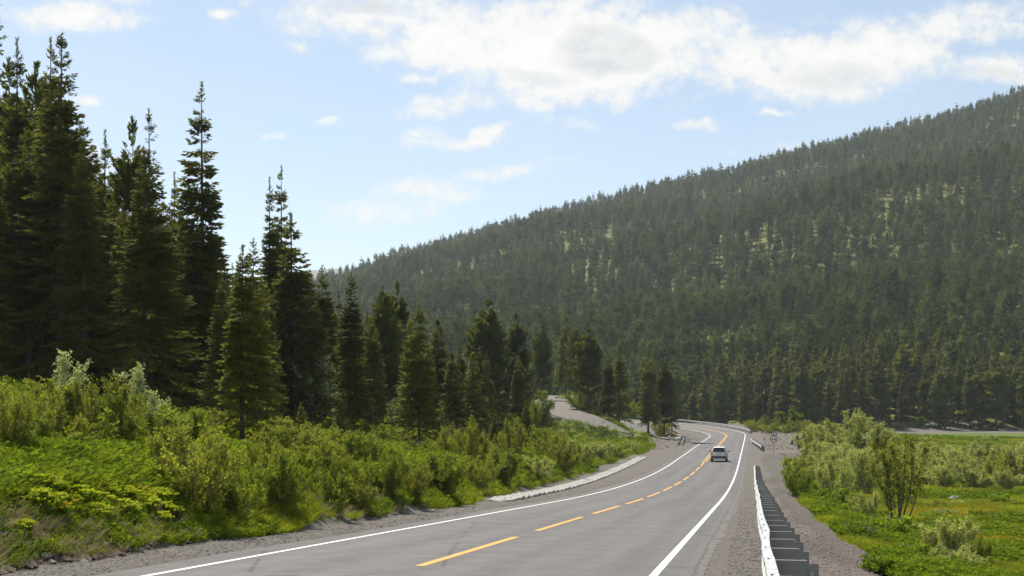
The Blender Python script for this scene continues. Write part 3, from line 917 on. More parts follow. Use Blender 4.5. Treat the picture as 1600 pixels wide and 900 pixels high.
HERO = [
    ('spruce_tree', SPARSE, -10, -60, 96, .8, 'sparse spruce at the left picture edge with its tip cut off by the frame'),
    ('spruce_tree', SPIRE[1], 28, 58, 96, 1.0, 'thin spruce spire just left of the broad double-tipped spruce'),
    ('pine_tree', CEDAR[1], 16, 92, 104, .9, 'blunt-topped pine at the far left edge of the wood'),
    ('spruce_tree', SPRUCE[0], 92, 52, 86, 1.02, 'tallest broad spruce on the left, dark, with two tips'),
    ('spruce_tree', SPIRE[0], 74, 58, 89, .9, 'spruce whose tip stands beside the tallest broad spruce'),
    ('pine_tree', CEDAR[0], 55, 98, 101, .9, 'dark blunt pine wedged behind the tallest broad spruce'),
    ('spruce_tree', SPIRE[1], 163, 202, 101, 1.05, 'narrow ragged spruce in the gap right of the tallest broad spruce'),
    ('pine_tree', CEDAR[1], 207, 183, 97, .85, 'blunt-tipped pine beside the bare-topped spruce'),
    ('spruce_tree', SPARSE, 234, 168, 93, 1.0, 'thin bare-topped spruce with sky showing through its twigs'),
    ('spruce_tree', SPRUCE[2], 226, 236, 78, 1.15, 'wide bushy spruce below the bare-topped spruce'),
    ('spruce_tree', SPIRE[1], 272, 268, 99, .9, 'slim small-tipped spruce just left of the dark spire'),
    ('spruce_tree', SPIRE[0], 318, 130, 92, 1.05, 'dark pointed spruce spire standing alone against the sky'),
    ('spruce_tree', SPRUCE[4], 378, 382, 57, 1.10, 'olive green spruce in front of the wood, nearest to the bushes'),
    ('spruce_tree', SPRUCE[5], 398, 372, 96, 1.0, 'spruce half hidden behind the olive green front spruce'),
    ('spruce_tree', SPIRE[1], 422, 276, 108, .9, 'left one of the twin slender tips'),
    ('spruce_tree', SPIRE[0], 438, 258, 110, .85, 'right and taller one of the twin slender tips'),
    ('spruce_tree', SPRUCE[3], 456, 332, 104, 1.15, 'stout spruce right below the twin slender tips'),
    ('spruce_tree', SPRUCE[5], 505, 414, 112, 1.1, 'spruce left of the distant blue hill notch'),
    ('spruce_tree', SPRUCE[1], 547, 424, 106, 1.1, 'spruce standing in front of the blue hill notch'),
    ('pine_tree', CEDAR[0], 597, 446, 150, .9, 'blunt pine to the right of the blue hill notch'),
    ('pine_tree', CEDAR[1], 621, 440, 158, .9, 'second blunt pine right of the blue hill notch'),
    ('spruce_tree', SPRUCE[4], 655, 472, 90, 1.0, 'dark cone-shaped spruce standing right at the small grey board'),
    ('pine_tree', CEDAR[2], 766, 468, 196, 1.05, 'big round-topped pine above the middle of the bushes'),
    ('pine_tree', CEDAR[1], 748, 486, 205, .95, 'pine leaning close behind the big round-topped pine'),
    ('pine_tree', CEDAR[1], 805, 488, 205, 1.0, 'slim pine right of the big round-topped pine'),
    ('pine_tree', CEDAR[2], 848, 508, 288, .9, 'shaggy pine above the upper bend of the gravel track'),
    ('spruce_tree', SPRUCE[3], 884, 486, 300, 1.0, 'spruce rising behind the shaggy pine by the track'),
    ('pine_tree', CEDAR[0], 901, 508, 266, .95, 'pine between the tall spruce and the broad tree above the track'),
    ('pine_tree', CEDAR[2], 919, 513, 246, 1.1, 'broad full-branched pine right above the gravel track'),
    ('spruce_tree', SPRUCE[5], 952, 548, 248, 1.1, 'left one of the pair of spruces between track and road'),
    ('spruce_tree', SPRUCE[1], 967, 529, 250, 1.0, 'taller right one of the pair of spruces between track and road'),
    ('spruce_tree', SPRUCE[3], 1013, 541, 262, 1.05, 'straight spruce above the spoil bank by the road bend'),
    ('pine_tree', CEDAR[0], 1038, 562, 266, .95, 'shaggy pine nearest to the road bend'),
    ('spruce_tree', SPRUCE[5], 1050, 580, 285, .9, 'small dark spruce at the end of the bend guardrail'),
    ('spruce_tree', SMALL[0], 822, 628, 128, 1.0, 'small dark spruce alone among the roadside willows'),
    ('spruce_tree', SMALL[2], 773, 646, 118, 1.35, 'small bushy spruce left of the lone dark one'),
    ('spruce_tree', SMALL[1], 852, 682, 126, 1.0, 'tiny spruce right of the lone dark one'),
    ('spruce_tree', SMALL[0], 470, 628, 62, 1.1, 'young spruce between the pale saplings'),
    ('spruce_tree', SMALL[2], 529, 640, 64, .9, 'young spruce right of the pale saplings'),
    ('spruce_tree', SMALL[1], 435, 765, 34, .9, 'knee-high spruce seedling on the earth bank by the verge'),
    ('spruce_tree', SMALL[0], 705, 552, 130, 1.1, 'light green young spruce in front of the wood'),
    ('spruce_tree', SMALL[2], 685, 500, 140, 1.2, 'slender young spruce behind the cone-shaped spruce'),
    ('spruce_tree', SMALL[2], 738, 552, 160, 1.2, 'young spruce below the big round-topped pine'),
]
for (nm, pr, px, top, D, wd_, lab) in HERO:
    tree_at(nm, pr, px, top, D, lab, wide=wd_)
ENV = ([-200, 0, 60, 130, 165, 200, 300, 345, 380, 450, 480, 500, 560, 620, 700, 760, 800, 860, 930, 980, 1040],
       [60, 140, 140, 200, 290, 300, 330, 400, 420, 400, 430, 460, 475, 490, 520, 530, 535, 545, 570, 600, 615])
placed = []
cnt = 0
for _ in range(4000):
    px = random.uniform(-75, 1040)
    D = random.uniform(82, 190) if px < 600 else random.uniform(130, 300)
    if px > 820: D = random.uniform(245, 330)
    x = (px - 800) * D / F_PX
    i_, d_ = near_line([x], [D])
    j_, e_ = near_line([x], [D], TRACK)
    if d_[0] > -24 or abs(e_[0]) < 6: continue
    if px > 780 and e_[0] < 8 and D < 300 and e_[0] > -14: continue
    if px < 420 and D < 90 and px > 100 and random.random() < .5: continue
    if 430 < px < 650 and D < 102: continue
    if any((x - a) ** 2 + (D - b) ** 2 < (2.1 + D * .005) ** 2 for a, b in placed): continue
    top = np.interp(px, *ENV) - 12 + random.uniform(0, 1) * 95
    H = EYE + (HORIZON - top) * D / F_PX - gz(x, D)
    if not (7 < H < 27): continue
    pr = random.choice([SPRUCE[1], SPRUCE[3], SPRUCE[4], SPRUCE[5], SPRUCE[5], SPIRE[0], CEDAR[0], CEDAR[1], SPRUCE[2]])
    placed.append((x, D))
    pine = pr in CEDAR
    WHERE = ((30, 'at the left picture edge'), (75, 'left of the tallest broad spruce'), (125, 'behind the tallest broad spruce'), (175, 'right of the tallest broad spruce'), (215, 'around the blunt-tipped pine'),
             (260, 'behind the bare-topped spruce'), (300, 'just left of the dark spire'), (345, 'behind the dark spire'), (410, 'behind the olive green front spruce'), (455, 'below the twin slender tips'),
             (490, 'right of the twin slender tips'), (530, 'left of the blue hill notch'), (575, 'under the blue hill notch'), (635, 'behind the whitish saplings'), (690, 'behind the cone-shaped spruce'),
             (740, 'left of the big round-topped pine'), (790, 'under the big round-topped pine'), (850, 'right of the big round-topped pine'), (930, 'above the gravel track'), (2000, 'between gravel track and road bend'))
    size = 'tall ' if H > 18 else 'low ' if H < 11.5 else ''
    lab = '%s%s in the %s of the wood %s' % (size, 'pine' if pine else 'spruce', 'front' if D < (120 if px < 600 else 210) else 'back', next(t for q, t in WHERE if px < q))
    grp = 'trees of the left wood' if px < 575 else 'trees around the gravel track'
    k = H / pr[2]
    plant('pine_tree' if pine else 'spruce_tree', pr, (x, D, gz(x, D) - .05), random.random() * 6.28, (k * random.uniform(.92, 1.18),) * 2 + (k,), lab, 'tree', grp)
    cnt += 1
    if cnt >= 215: break
print('fill trees', cnt)

# ------------------------------------------------------------------ scatter helper (stuff)
PROTO = {}
def scatter(name, pts, protos, label, cat, idx=None, rz=None, sc=None, seed=1):
    g = np.random.default_rng(seed)
    n = len(pts)
    if idx is None: idx = g.integers(0, len(protos), n)
    if rz is None: rz = g.random(n) * 6.28
    if sc is None: sc = .7 + .6 * g.random(n)
    c = bpy.data.collections.new(name + '_pieces')
    for i, me in enumerate(protos):
        o = bpy.data.objects.new('%s_piece_%02d' % (name, i), me)
        c.objects.link(o)
    me = bpy.data.meshes.new(name)
    me.vertices.add(n); me.vertices.foreach_set('co', np.asarray(pts, np.float32).ravel())
    for nm, tp, a in (('pick', 'INT', idx), ('turn', 'FLOAT', rz), ('size', 'FLOAT', sc)):
        at = me.attributes.new(nm, tp, 'POINT')
        at.data.foreach_set('value', np.asarray(a, np.int32 if tp == 'INT' else np.float32))
    o = obj(name, me)
    ng = bpy.data.node_groups.new(name, 'GeometryNodeTree')
    ng.interface.new_socket('Geometry', in_out='INPUT', socket_type='NodeSocketGeometry')
    ng.interface.new_socket('Geometry', in_out='OUTPUT', socket_type='NodeSocketGeometry')
    N, L = ng.nodes, ng.links
    gi = N.new('NodeGroupInput'); go = N.new('NodeGroupOutput')
    ci = N.new('GeometryNodeCollectionInfo'); ci.inputs[0].default_value = c
    ci.inputs['Separate Children'].default_value = True; ci.inputs['Reset Children'].default_value = True
    ip = N.new('GeometryNodeInstanceOnPoints')
    L.new(gi.outputs[0], ip.inputs['Points']); L.new(ci.outputs[0], ip.inputs['Instance'])
    ip.inputs['Pick Instance'].default_value = True
    def na(nm, tp):
        a = N.new('GeometryNodeInputNamedAttribute'); a.data_type = tp; a.inputs[0].default_value = nm
        return a.outputs[0]
    L.new(na('pick', 'INT'), ip.inputs['Instance Index'])
    cx = N.new('ShaderNodeCombineXYZ'); L.new(na('turn', 'FLOAT'), cx.inputs[2])
    L.new(cx.outputs[0], ip.inputs['Rotation'])
    L.new(na('size', 'FLOAT'), ip.inputs['Scale'])
    L.new(ip.outputs[0], go.inputs[0])
    md = o.modifiers.new('scatter', 'NODES'); md.node_group = ng
    return tag(o, label, cat, kind='stuff')

def two(crown, trunk):
    """crown and trunk in one mesh, two materials (for the far wood only)"""
    def arr(me):
        V = np.empty(len(me.vertices) * 3, np.float32); me.vertices.foreach_get('co', V)
        L = np.empty(len(me.loops), np.int32); me.loops.foreach_get('vertex_index', L)
        T = np.empty(len(me.polygons), np.int32); me.polygons.foreach_get('loop_total', T)
        return V.reshape(-1, 3), L, T
    V1, L1, T1 = arr(crown); V2, L2, T2 = arr(trunk)
    F1 = L1.reshape(-1, 4)
    q = T2 == 4
    st = np.concatenate([[0], np.cumsum(T2)[:-1]])
    F2 = np.stack([L2[s:s + 4] for s in st[q]]) + len(V1)
    return mesh('tree', np.concatenate([V1, V2]), np.concatenate([F1, F2]), False, [crown.materials[0], trunk.materials[0]],
                mi=np.concatenate([np.zeros(len(F1), int), np.ones(len(F2), int)]))

FARP = []
for i in range(9):
    kd = 'pine' if i % 3 != 2 else 'spruce'
    c_, t_, _h = conifer(80 + i, 15, (1.35 + .2 * (i % 4)) * (1.1 if kd == 'pine' else 1.2), kd, dens=.8, spray=.85, tier=.48, far=True, gaps=.08, zb=.16 + .05 * (i % 3), mat_=M_FAR)
    FARP.append(two(c_, t_))

# ------------------------------------------------------------------ wood at the foot of the mountain: single trees in front, the mass behind
cand = []
yy_ = 428.0
while yy_ < 1690:
    st = 5.6 + yy_ * .0020
    for x in np.arange(-.34 * yy_, .42 * yy_, st):
        cand.append((x + random.uniform(-.48, .48) * st, yy_ + random.uniform(-.48, .48) * st))
    yy_ += st
cand = np.array(cand)
pxs = 800 + F_PX * cand[:, 0] / cand[:, 1]
tq = (cand[:, 1] - FOOT) / (RIDGE - FOOT)
nA = fbm(cand[:, 0], cand[:, 1], 150, 3); nB = fbm(cand[:, 0] + 900, cand[:, 1], 34, 2)
dens_ = 1 - .8 * sstep(.03, .22, .45 * nA + .8 * nB + .07 * np.exp(-((tq - .42) / .16) ** 2)) * sstep(.10, .2, tq) * (1 - .75 * sstep(.6, .8, tq))
dens_ = np.maximum(dens_, .5 + .38 * sstep(1380, 1500, pxs)) * (.88 + .12 * rng.random(len(cand)))
i_, dd_ = near_line(cand[:, 0], cand[:, 1])
kp = (rng.random(len(cand)) < dens_) & (pxs > 380) & (pxs < 1760) & (np.abs(dd_) > 12) & (cand[:, 1] > FOOT - 14 + 22 * np.sin(pxs / 130.0))
cand = cand[kp]; pxs = pxs[kp]; tq = tq[kp]
cz = height(cand[:, 0], cand[:, 1])
vis = (pxs > 985) & (pxs < 1640)
order = np.argsort(cand[:, 1] + np.where(vis, 0, 1e5))
front = order[:260]; rest = order[260:]
for n_, k in enumerate(front):
    pr = MID[random.randrange(len(MID))]
    x, y = cand[k]
    Hh = random.uniform(13, 21) * (1.08 if n_ < 90 else 1.0)
    px = pxs[k]
    where = next(t for q, t in ((1040, 'left of the bend guardrail'), (1080, 'above the left end of the guardrail'), (1120, 'straight above the car'), (1165, 'above the right end of the guardrail'),
                 (1200, 'above the short separate guardrail'), (1225, 'above the road signs'), (1250, 'above the bright green rounded bush'), (1300, 'left above the biggest round willow'), (1350, 'above the biggest round willow'),
                 (1400, 'right above the biggest round willow'), (1450, 'above the small light green tree'), (1500, 'right of the small light green tree'), (1550, 'towards the right picture edge'), (9999, 'at the right picture edge')) if px < q)
    row = ('tall ' if Hh > 18.5 else 'low ' if Hh < 15 else '', 'front' if y < FOOT + 2 + 22 * math.sin(px / 130.0) else 'wood')
    kd = 'pine' if pr in (MID[1], MID[3], MID[4]) else 'spruce'
    s_ = Hh / pr[2]
    plant(kd + '_tree', pr, (x, y, cz[k] - .1), random.random() * 6.28, (s_ * random.uniform(.95, 1.25),) * 2 + (s_,),
          '%s%s in the %s at the hill foot %s' % (row[0], kd, row[1], where), 'tree', 'trees at the mountain foot')
hh = 1.05 + .55 * rng.random(len(rest)) ** 1.5 - .12 * sstep(.5, 1, tq[rest]) * rng.random(len(rest))
hh = hh * np.where(rng.random(len(rest)) < .08, .6, 1.0)
scatter('mountain_forest', np.c_[cand[rest], cz[rest] - .1], FARP, 'dense conifer forest covering the mountainside', 'forest', sc=hh, seed=3)
print('far trees', len(rest))
# ------------------------------------------------------------------ shrubs, saplings
LP = ('foliage', 'stem')
B_W = [broadleaf(101, 2.6, 1.7, 16, 520, 13, .115, M_BUSH, .5), broadleaf(102, 2.2, 1.6, 14, 480, 13, .11, M_BUSH, .4), broadleaf(103, 3.0, 1.5, 14, 520, 12, .12, M_BUSH, .8)]
B_D = [broadleaf(111, 1.7, 1.4, 12, 420, 14, .12, M_BUSHDK, .4), broadleaf(112, 2.1, 1.4, 12, 440, 14, .12, M_BUSHDK, .5), broadleaf(113, 1.2, 1.1, 10, 320, 14, .11, M_BUSHDK, .3)]
B_G = [broadleaf(121, 2.6, 2.1, 20, 620, 14, .13, M_BUSHGREY, .5), broadleaf(122, 2.0, 1.6, 16, 520, 13, .125, M_BUSHGREY, .45), broadleaf(123, 3.0, 1.6, 14, 520, 13, .13, M_BUSHGREY, .8)]
B_BIG = broadleaf(124, 5.2, 4.6, 30, 1500, 15, .21, M_BUSHGREY, .55, twig=.9, thick=.05, low=.15)
B_P = [broadleaf(131, 4.2, 2.6, 5, 190, 9, .17, M_PALE, .9, .25, .035, tree=True, twig=.7), broadleaf(132, 3.6, 2.4, 5, 170, 9, .16, M_PALE, .9, .3, .035, tree=True, twig=.7)]
B_UP = broadleaf(141, 5.6, 2.1, 9, 520, 12, .16, M_BUSH, 1.3, .28, .06, dome=False)
B_GR = [broadleaf(151, 3.6, 1.5, 8, 520, 13, .19, M_GREEN, .8, .1, .05), broadleaf(152, .8, .8, 9, 190, 10, .15, M_GREEN, .4, .1, .012)]
B_DEAD = broadleaf(161, 1.3, .9, 12, 160, 1, .05, M_STRAW, .5, .3, .02)

def shrub(pr, px, top, base, label, name='willow_bush', cat='bush', group=None, hw=None, Y=None):
    if Y is None:
        x, y = ray_ground(px, base)
    else:
        x, y = (px - 800) * Y / F_PX, Y
    z = gz(x, y)
    H = max(.3, EYE + (HORIZON - top) * y / F_PX - z)
    k = H / pr[2]
    w_ = k
    if hw:
        w_ = hw * y / F_PX / (pr[3] if len(pr) > 3 else 1)
    plant(name, pr, (x, y, z - .03), random.random() * 6.28, (min(max(w_, .6 * k), 1.7 * k),) * 2 + (k,) if hw else k, label, cat, group, LP)
def wd3(p, w): return (p[0], p[1], p[2], w)
B_W = [wd3(p, 1.7) for p in B_W]; B_D = [wd3(p, 1.45) for p in B_D]; B_G = [wd3(p, 1.9) for p in B_G]
B_BIG = wd3(B_BIG, 4.6)

SHRUBS = [
    (B_W[0], 18, 592, 716, 'willow bush cut by the left picture edge', 50),
    (B_W[1], 78, 612, 712, 'low willow bush under the tallest broad spruce', 55),
    (B_W[2], 128, 592, 710, 'upright willow bush left of the palest roadside sapling', 40),
    (B_W[0], 176, 574, 704, 'tallest bush above the yellow-green flowers', 50),
    (B_D[1], 232, 610, 700, 'dark leafy bush behind the spurge slope', 40),
    (B_W[0], 312, 648, 806, 'big feathery willow bush right of the flower slope', 85),
    (B_W[2], 268, 652, 742, 'willow bush adjoining the big feathery one on the left', 40),
    (B_D[1], 372, 690, 812, 'dark willow bush at the verge right of the big feathery one', 55),
    (B_W[1], 410, 668, 756, 'willow bush at the foot of the olive green spruce', 45),
    (B_D[0], 440, 700, 796, 'leafy bush above the knee-high spruce seedling', 45),
    (B_D[1], 478, 690, 752, 'bush under the young spruce between the saplings', 45),
    (B_W[1], 512, 684, 760, 'yellowish bush under the second pale sapling', 48),
    (B_D[0], 556, 672, 740, 'green bush right of the second young spruce', 45),
    (B_W[1], 566, 728, 802, 'willow bush right above the bare earth slump', 45),
    (B_D[2], 520, 735, 800, 'low bush left of the bare earth slump', 40),
    (B_D[1], 604, 690, 776, 'green bush left of the small grey board', 42),
    (B_W[0], 644, 712, 784, 'bush just below the small grey board', 44),
    (B_D[0], 690, 706, 778, 'green bush right of the small grey board', 44),
    (B_W[2], 730, 652, 736, 'tall yellowish willow left of the small bushy spruce', 38),
    (B_W[1], 704, 660, 726, 'willow bush right of the cone-shaped spruce', 34),
    (B_W[0], 742, 704, 770, 'rounded willow bush near the start of the concrete gutter', 42),
    (B_D[0], 786, 700, 760, 'bush beside the start of the concrete gutter', 38),
    (B_W[1], 800, 648, 722, 'willow bush left of the lone dark spruce', 34),
    (B_G[1], 838, 706, 752, 'low grey bush beside the concrete gutter', 36),
    (B_W[0], 862, 662, 724, 'willow bush right of the lone dark spruce', 38),
    (B_W[1], 880, 690, 738, 'willow bush midway along the concrete gutter', 36),
    (B_G[0], 905, 680, 724, 'pale willow bush below the gravel track', 36),
    (B_G[1], 936, 686, 720, 'pale willow bush near the gutter end', 34),
    (B_W[1], 962, 692, 716, 'low willow bush where the gravel track meets the road', 26),
    (B_G[1], 985, 684, 708, 'small pale bush at the gutter end', 18),
    (B_W[0], 1032, 650, 683, 'rounded green bush at the tip of the spoil bank', 20),
    (B_D[1], 905, 600, 640, 'bush above the bend of the gravel track', 24),
    (B_W[1], 1002, 612, 652, 'bush under the straight spruce above the spoil bank', 14),
    (B_D[0], 985, 626, 655, 'bush between the spruce pair and the straight spruce', 18),
    (B_D[0], 938, 622, 648, 'low green bush under the broad pine by the track', 22),
    (B_D[1], 838, 606, 668, 'bush hiding the upper end of the gravel track', 22),
    (B_BIG, 1320, 641, 716, 'biggest round grey-green willow right of the road signs', 66),
    (B_G[0], 1268, 664, 720, 'grey willow left of the biggest round willow', 28),
    (B_G[0], 1255, 700, 762, 'silvery willow nearest to the gravel slope', 32),
    (B_D[1], 1243, 716, 776, 'dark green bush at the foot of the silvery willow', 26),
    (B_G[1], 1300, 708, 784, 'silvery willow right of the one at the gravel slope', 42),
    (B_G[2], 1345, 690, 776, 'grey willow in front of the biggest round one', 40),
    (B_UP, 1405, 684, 826, 'tall upright willow with bare dark stems in the meadow', None),
    (B_G[1], 1352, 760, 818, 'small grey willow left of the tall upright willow', 34),
    (B_W[2], 1378, 664, 768, 'willow behind the tall upright one', 34),
    (B_G[0], 1440, 684, 746, 'grey willow right of the tall upright one', 44),
    (B_G[2], 1488, 688, 752, 'grey willow above the meadow boulder', 40),
    (B_G[0], 1540, 684, 744, 'wide grey willow beyond the orange flowers', 46),
    (B_G[1], 1590, 686, 752, 'grey willow at the right picture edge', 42),
    (B_G[1], 1516, 706, 766, 'low grey willow behind the leaning pale stick', 30),
    (B_W[1], 1565, 704, 762, 'yellowish willow near the right edge', 34),
    (B_G[1], 1486, 796, 884, 'grey-leaved willow in the right foreground', 58),
    (B_D[2], 1522, 838, 888, 'dark bush beside the foreground grey willow', 30),
    (B_W[2], 1192, 648, 673, 'left one of the green bushes behind the road signs', 16),
    (B_W[2], 1211, 652, 673, 'pointed green bush right behind the road signs', 15),
    (B_GR[0], 1233, 637, 674, 'bright green rounded bush behind the road signs', 14),
    (B_W[1], 1254, 655, 674, 'low bush right of the bright green rounded one', 20),
    (B_W[1], 1174, 655, 670, 'low bush at the end of the bend guardrail', 14),
    (B_D[1], 1404, 658, 670, 'small bush on the gravel bar in front of the wood', 10),
    (B_GR[0], 1434, 649, 668, 'small light green tree on the gravel bar', 9),
]
for (pr, px, top, base, lab, hw) in SHRUBS:
    nm = 'willow_bush' if ('willow' in lab) else 'bush'
    shrub(pr, px, top, base, lab, nm, 'bush', 'shrubs beside the road', hw)
for k_, px in enumerate((1180, 1200, 1220, 1243, 1262, 1276, 1290, 1226, 1250)):
    shrub((B_W[1], B_D[1], B_W[0])[k_ % 3], px, 656 + 5 * (k_ % 3), 675 + (k_ % 2) * 2, 'low bush %s' % ('left of the road signs at the far lay-by edge', 'just left behind the road signs', 'just right behind the road signs',
          'under the bright green rounded bush', 'right of the bright green bush, first one', 'between bright green bush and biggest willow', 'at the left foot of the biggest round willow', 'between road signs and bright green bush', 'second right of the bright green bush')[k_], 'bush', 'bush', 'shrubs beside the road', 17)
PALES = [(B_P[0], 110, 543, 650, 'pale-leaved sapling under the tallest broad spruce'), (B_P[1], 205, 566, 660, 'thin pale sapling right of the tallest bush'),
         (B_P[0], 494, 550, 678, 'tallest whitish sapling in front of the wood'), (B_P[1], 534, 600, 676, 'whitish sapling right of the tallest one'),
         (B_P[1], 617, 608, 672, 'whitish sapling left of the cone-shaped spruce'), (B_P[0], 245, 606, 690, 'pale sapling left of the big feathery willow'),
         (B_P[1], 1362, 668, 740, 'pale sapling behind the upright willow')]
for (pr, px, top, base, lab) in PALES:
    shrub(pr, px, top, base, lab, 'pale_sapling', 'sapling', 'pale saplings')
# unremarkable bushes that close the gaps
NEARL = ((60, 'at the left picture edge'), (150, 'under the tallest broad spruce'), (240, 'above the spurge slope'), (330, 'around the big feathery willow'), (430, 'under the olive green front spruce'), (500, 'around the young spruce'),
         (560, 'under the second pale sapling'), (640, 'left of the small grey board'), (720, 'right of the small grey board'), (800, 'around the small bushy spruce'), (860, 'around the lone dark spruce'), (930, 'below the gravel track'), (2000, 'at the gutter end'))
fills = 0
for _ in range(900):
    px = random.uniform(-60, 1000); base = random.uniform(672, 790)
    if px < 420 and base > 716: continue
    if px > 850 and base < 712: continue
    if px > 500 and base > 800 - (px - 500) * .2: continue
    x, y = ray_ground(px, base)
    i_, d_ = near_line([x], [y]); j_, e_ = near_line([x], [y], TRACK)
    if d_[0] > -2.2 - edge_left(SL[i_[0]]) or abs(e_[0]) < 6 or y > 215: continue
    pr = random.choice([B_W[0], B_W[1], B_D[0], B_D[1], B_D[2], B_D[2], B_W[1]])
    k = random.uniform(.4, .8)
    plant('bush', pr, (x, y, gz(x, y) - .04), random.random() * 6.28, (k * 1.2, k * 1.2, k), '%s %s in the left thicket %s' % (('yellowish' if pr in B_W else 'dark green'), ('bush' if k > .6 else 'low bush'), next(t for q, t in NEARL if px < q)), 'bush', 'thicket left of the road', LP)
    fills += 1
    if fills >= 60: break
NEARR = ((1300, 'left of the biggest round willow'), (1350, 'in front of the biggest round willow'), (1390, 'left of the tall upright willow'), (1430, 'behind the tall upright willow'), (1480, 'right of the tall upright willow'),
         (1520, 'above the meadow boulder'), (1570, 'beyond the orange flowers'), (9999, 'at the right picture edge'))
fr = 0
for _ in range(900):
    px = random.uniform(1270, 1640); base = 684 + 88 * random.random() ** 1.4
    x, y = ray_ground(px, base)
    i_, d_ = near_line([x], [y])
    if d_[0] < 13 or y > 380: continue
    if px < 1300 and base < 705: continue
    pr = random.choice([B_G[0], B_G[1], B_G[1], B_G[2], B_W[1]])
    k = random.uniform(.6, .95) if base > 735 else random.uniform(.9, 1.35)
    capz = EYE + (HORIZON - np.interp(px, [1270, 1385, 1400, 1640], [655, 662, 685, 685]) - random.uniform(0, 12)) * y / F_PX - gz(x, y)
    k = min(k, capz / pr[2] / 1.05)
    if k < .3: continue
    plant('willow_bush', pr, (x, y, gz(x, y) - .04), random.random() * 6.28, (k * 1.15, k * 1.15, k), '%s %s in the right thicket %s' % (('pale' if pr in B_G else 'yellowish'), ('willow' if k > .95 else 'low willow'), next(t for q, t in NEARR if px < q) + (', front row' if base > 735 else ', far side' if base < 712 else '')), 'bush', 'thicket right of the road', LP)
    fr += 1
    if fr >= 125: break
NEARM = ((1300, 'at the foot of the silvery willows'), (1380, 'left below the tall upright willow'), (1440, 'below the tall upright willow'), (1500, 'left of the orange flowers'), (1560, 'among the orange flowers'), (9999, 'at the right meadow edge'))
mm_ = 0
for _ in range(300):
    px = random.uniform(1255, 1630); base = random.uniform(766, 905)
    x, y = ray_ground(px, base)
    i_, d_ = near_line([x], [y])
    if d_[0] < 9.5: continue
    pr = random.choice([B_D[2], B_G[1], B_D[2], B_W[1], B_GR[1]])
    k = random.uniform(.18, .42) * (1.6 if pr is B_GR[1] else 1)
    kind_ = 'grey' if pr is B_G[1] else 'yellowish' if pr is B_W[1] else 'dark green' if pr is B_D[2] else 'bright green'
    plant('meadow_shrub', pr, (x, y, gz(x, y) - .03), random.random() * 6.28, (k * 1.3, k * 1.3, k), '%s knee-high shrub %s%s' % (kind_, next(t for q, t in NEARM if px < q), ', near the bottom edge' if base > 855 else ''), 'bush', 'small shrubs in the meadow', LP)
    mm_ += 1
    if mm_ >= 42: break
shrub(B_DEAD, 1343, 800, 848, 'bare brown twiggy bush at the foot of the gravel slope', 'dead_bush', 'bush')
for (px, top, base, lab) in ((1392, 808, 846, 'bright green leafy clump below the bare brown bush'), (1282, 752, 778, 'bright green clump beside the silvery willow'),
                             (1420, 850, 882, 'leafy green clump in the right foreground'), (1300, 764, 790, 'second bright green clump beside the silvery willow'),
                             (1378, 866, 898, 'leafy clump at the bottom edge by the gravel slope'), (1562, 772, 790, 'green clump among the orange flowers')):
    shrub(B_GR[1], px, top, base, lab, 'leafy_clump', 'plant', 'leafy clumps in the meadow')

# ------------------------------------------------------------------ spurge clumps on the left slope
def spurge(seed, R_=.42, H=.5):
    g = np.random.default_rng(seed)
    n = 34
    a = g.random(n) * 6.28; r = np.sqrt(g.random(n)) * R_
    tip = np.stack([np.cos(a) * r, np.sin(a) * r, H * (1 - .35 * (r / R_) ** 2) * (.85 + .2 * g.random(n))], 1)
    base = tip * np.array([.35, .35, 0])
    k = np.repeat(np.arange(n), 9); u = .15 + .8 * g.random(len(k))
    P = base[k] * (1 - u[:, None]) + tip[k] * u[:, None]
    aa = g.random(len(k)) * 6.28
    D = unit(np.stack([np.cos(aa), np.sin(aa), .35 + .3 * g.random(len(k))], 1))
    V, F = kites(P, D, .13 + .06 * g.random(len(k)), .04 + .02 * g.random(len(k)), g)
    lf = mesh('leaf_mound', V, F, False, [M_HERB])
    k = np.repeat(np.arange(n), 9)
    aa = g.random(len(k)) * 6.28; rr = np.sqrt(g.random(len(k))) * .07
    P = tip[k] + np.stack([np.cos(aa) * rr, np.sin(aa) * rr, .02 * g.random(len(k))], 1)
    D = unit(np.stack([np.cos(aa), np.sin(aa), .5 + .5 * g.random(len(k))], 1))
    V, F = kites(P, D, .065 + .035 * g.random(len(k)), .055 + .025 * g.random(len(k)), g, .05)
    return lf, mesh('flower_heads', V, F, False, [M_SPURGE])
SPG = [spurge(201), spurge(202, .5, .55), spurge(203, .35, .42)]
SPOTS = [(135, 745), (65, 770), (90, 765), (85, 715), (45, 690), (10, 760), (25, 765), (112, 780), (98, 790), (130, 795), (160, 790), (170, 775), (190, 785), (205, 785),
         (225, 790), (248, 785), (245, 795), (260, 800), (218, 806), (200, 800), (180, 805), (150, 805), (60, 805), (80, 812), (35, 838), (225, 720), (240, 722), (200, 700),
         (185, 702), (160, 730), (130, 735), (100, 752), (172, 765), (190, 770), (215, 778), (110, 800), (235, 802), (256, 815), (245, 822), (140, 770), (55, 755),
         (210, 705), (150, 715), (300, 795), (20, 725), (125, 722)]
for k, (px, py) in enumerate(SPOTS):
    x, y = ray_ground(px + random.uniform(-14, 14), py + 8 + random.uniform(-9, 5))
    pr = SPG[k % 3]
    if py < 735: lab = 'yellow-green spurge clump high on the left flower slope'
    elif px < 95: lab = 'yellow-green spurge clump low down near the left picture edge'
    elif px < 200: lab = 'yellow-green spurge clump in the middle of the left flower slope'
    else: lab = 'yellow-green spurge clump near the big feathery willow'
    e = empty('spurge_clump', (x, y, gz(x, y) - .02), random.random() * 6.28, lab, 'plant', 'spurge clumps', random.uniform(.45, .8))
    obj('leaf_mound', pr[0], e); obj('flower_heads', pr[1], e)['kind'] = 'stuff'

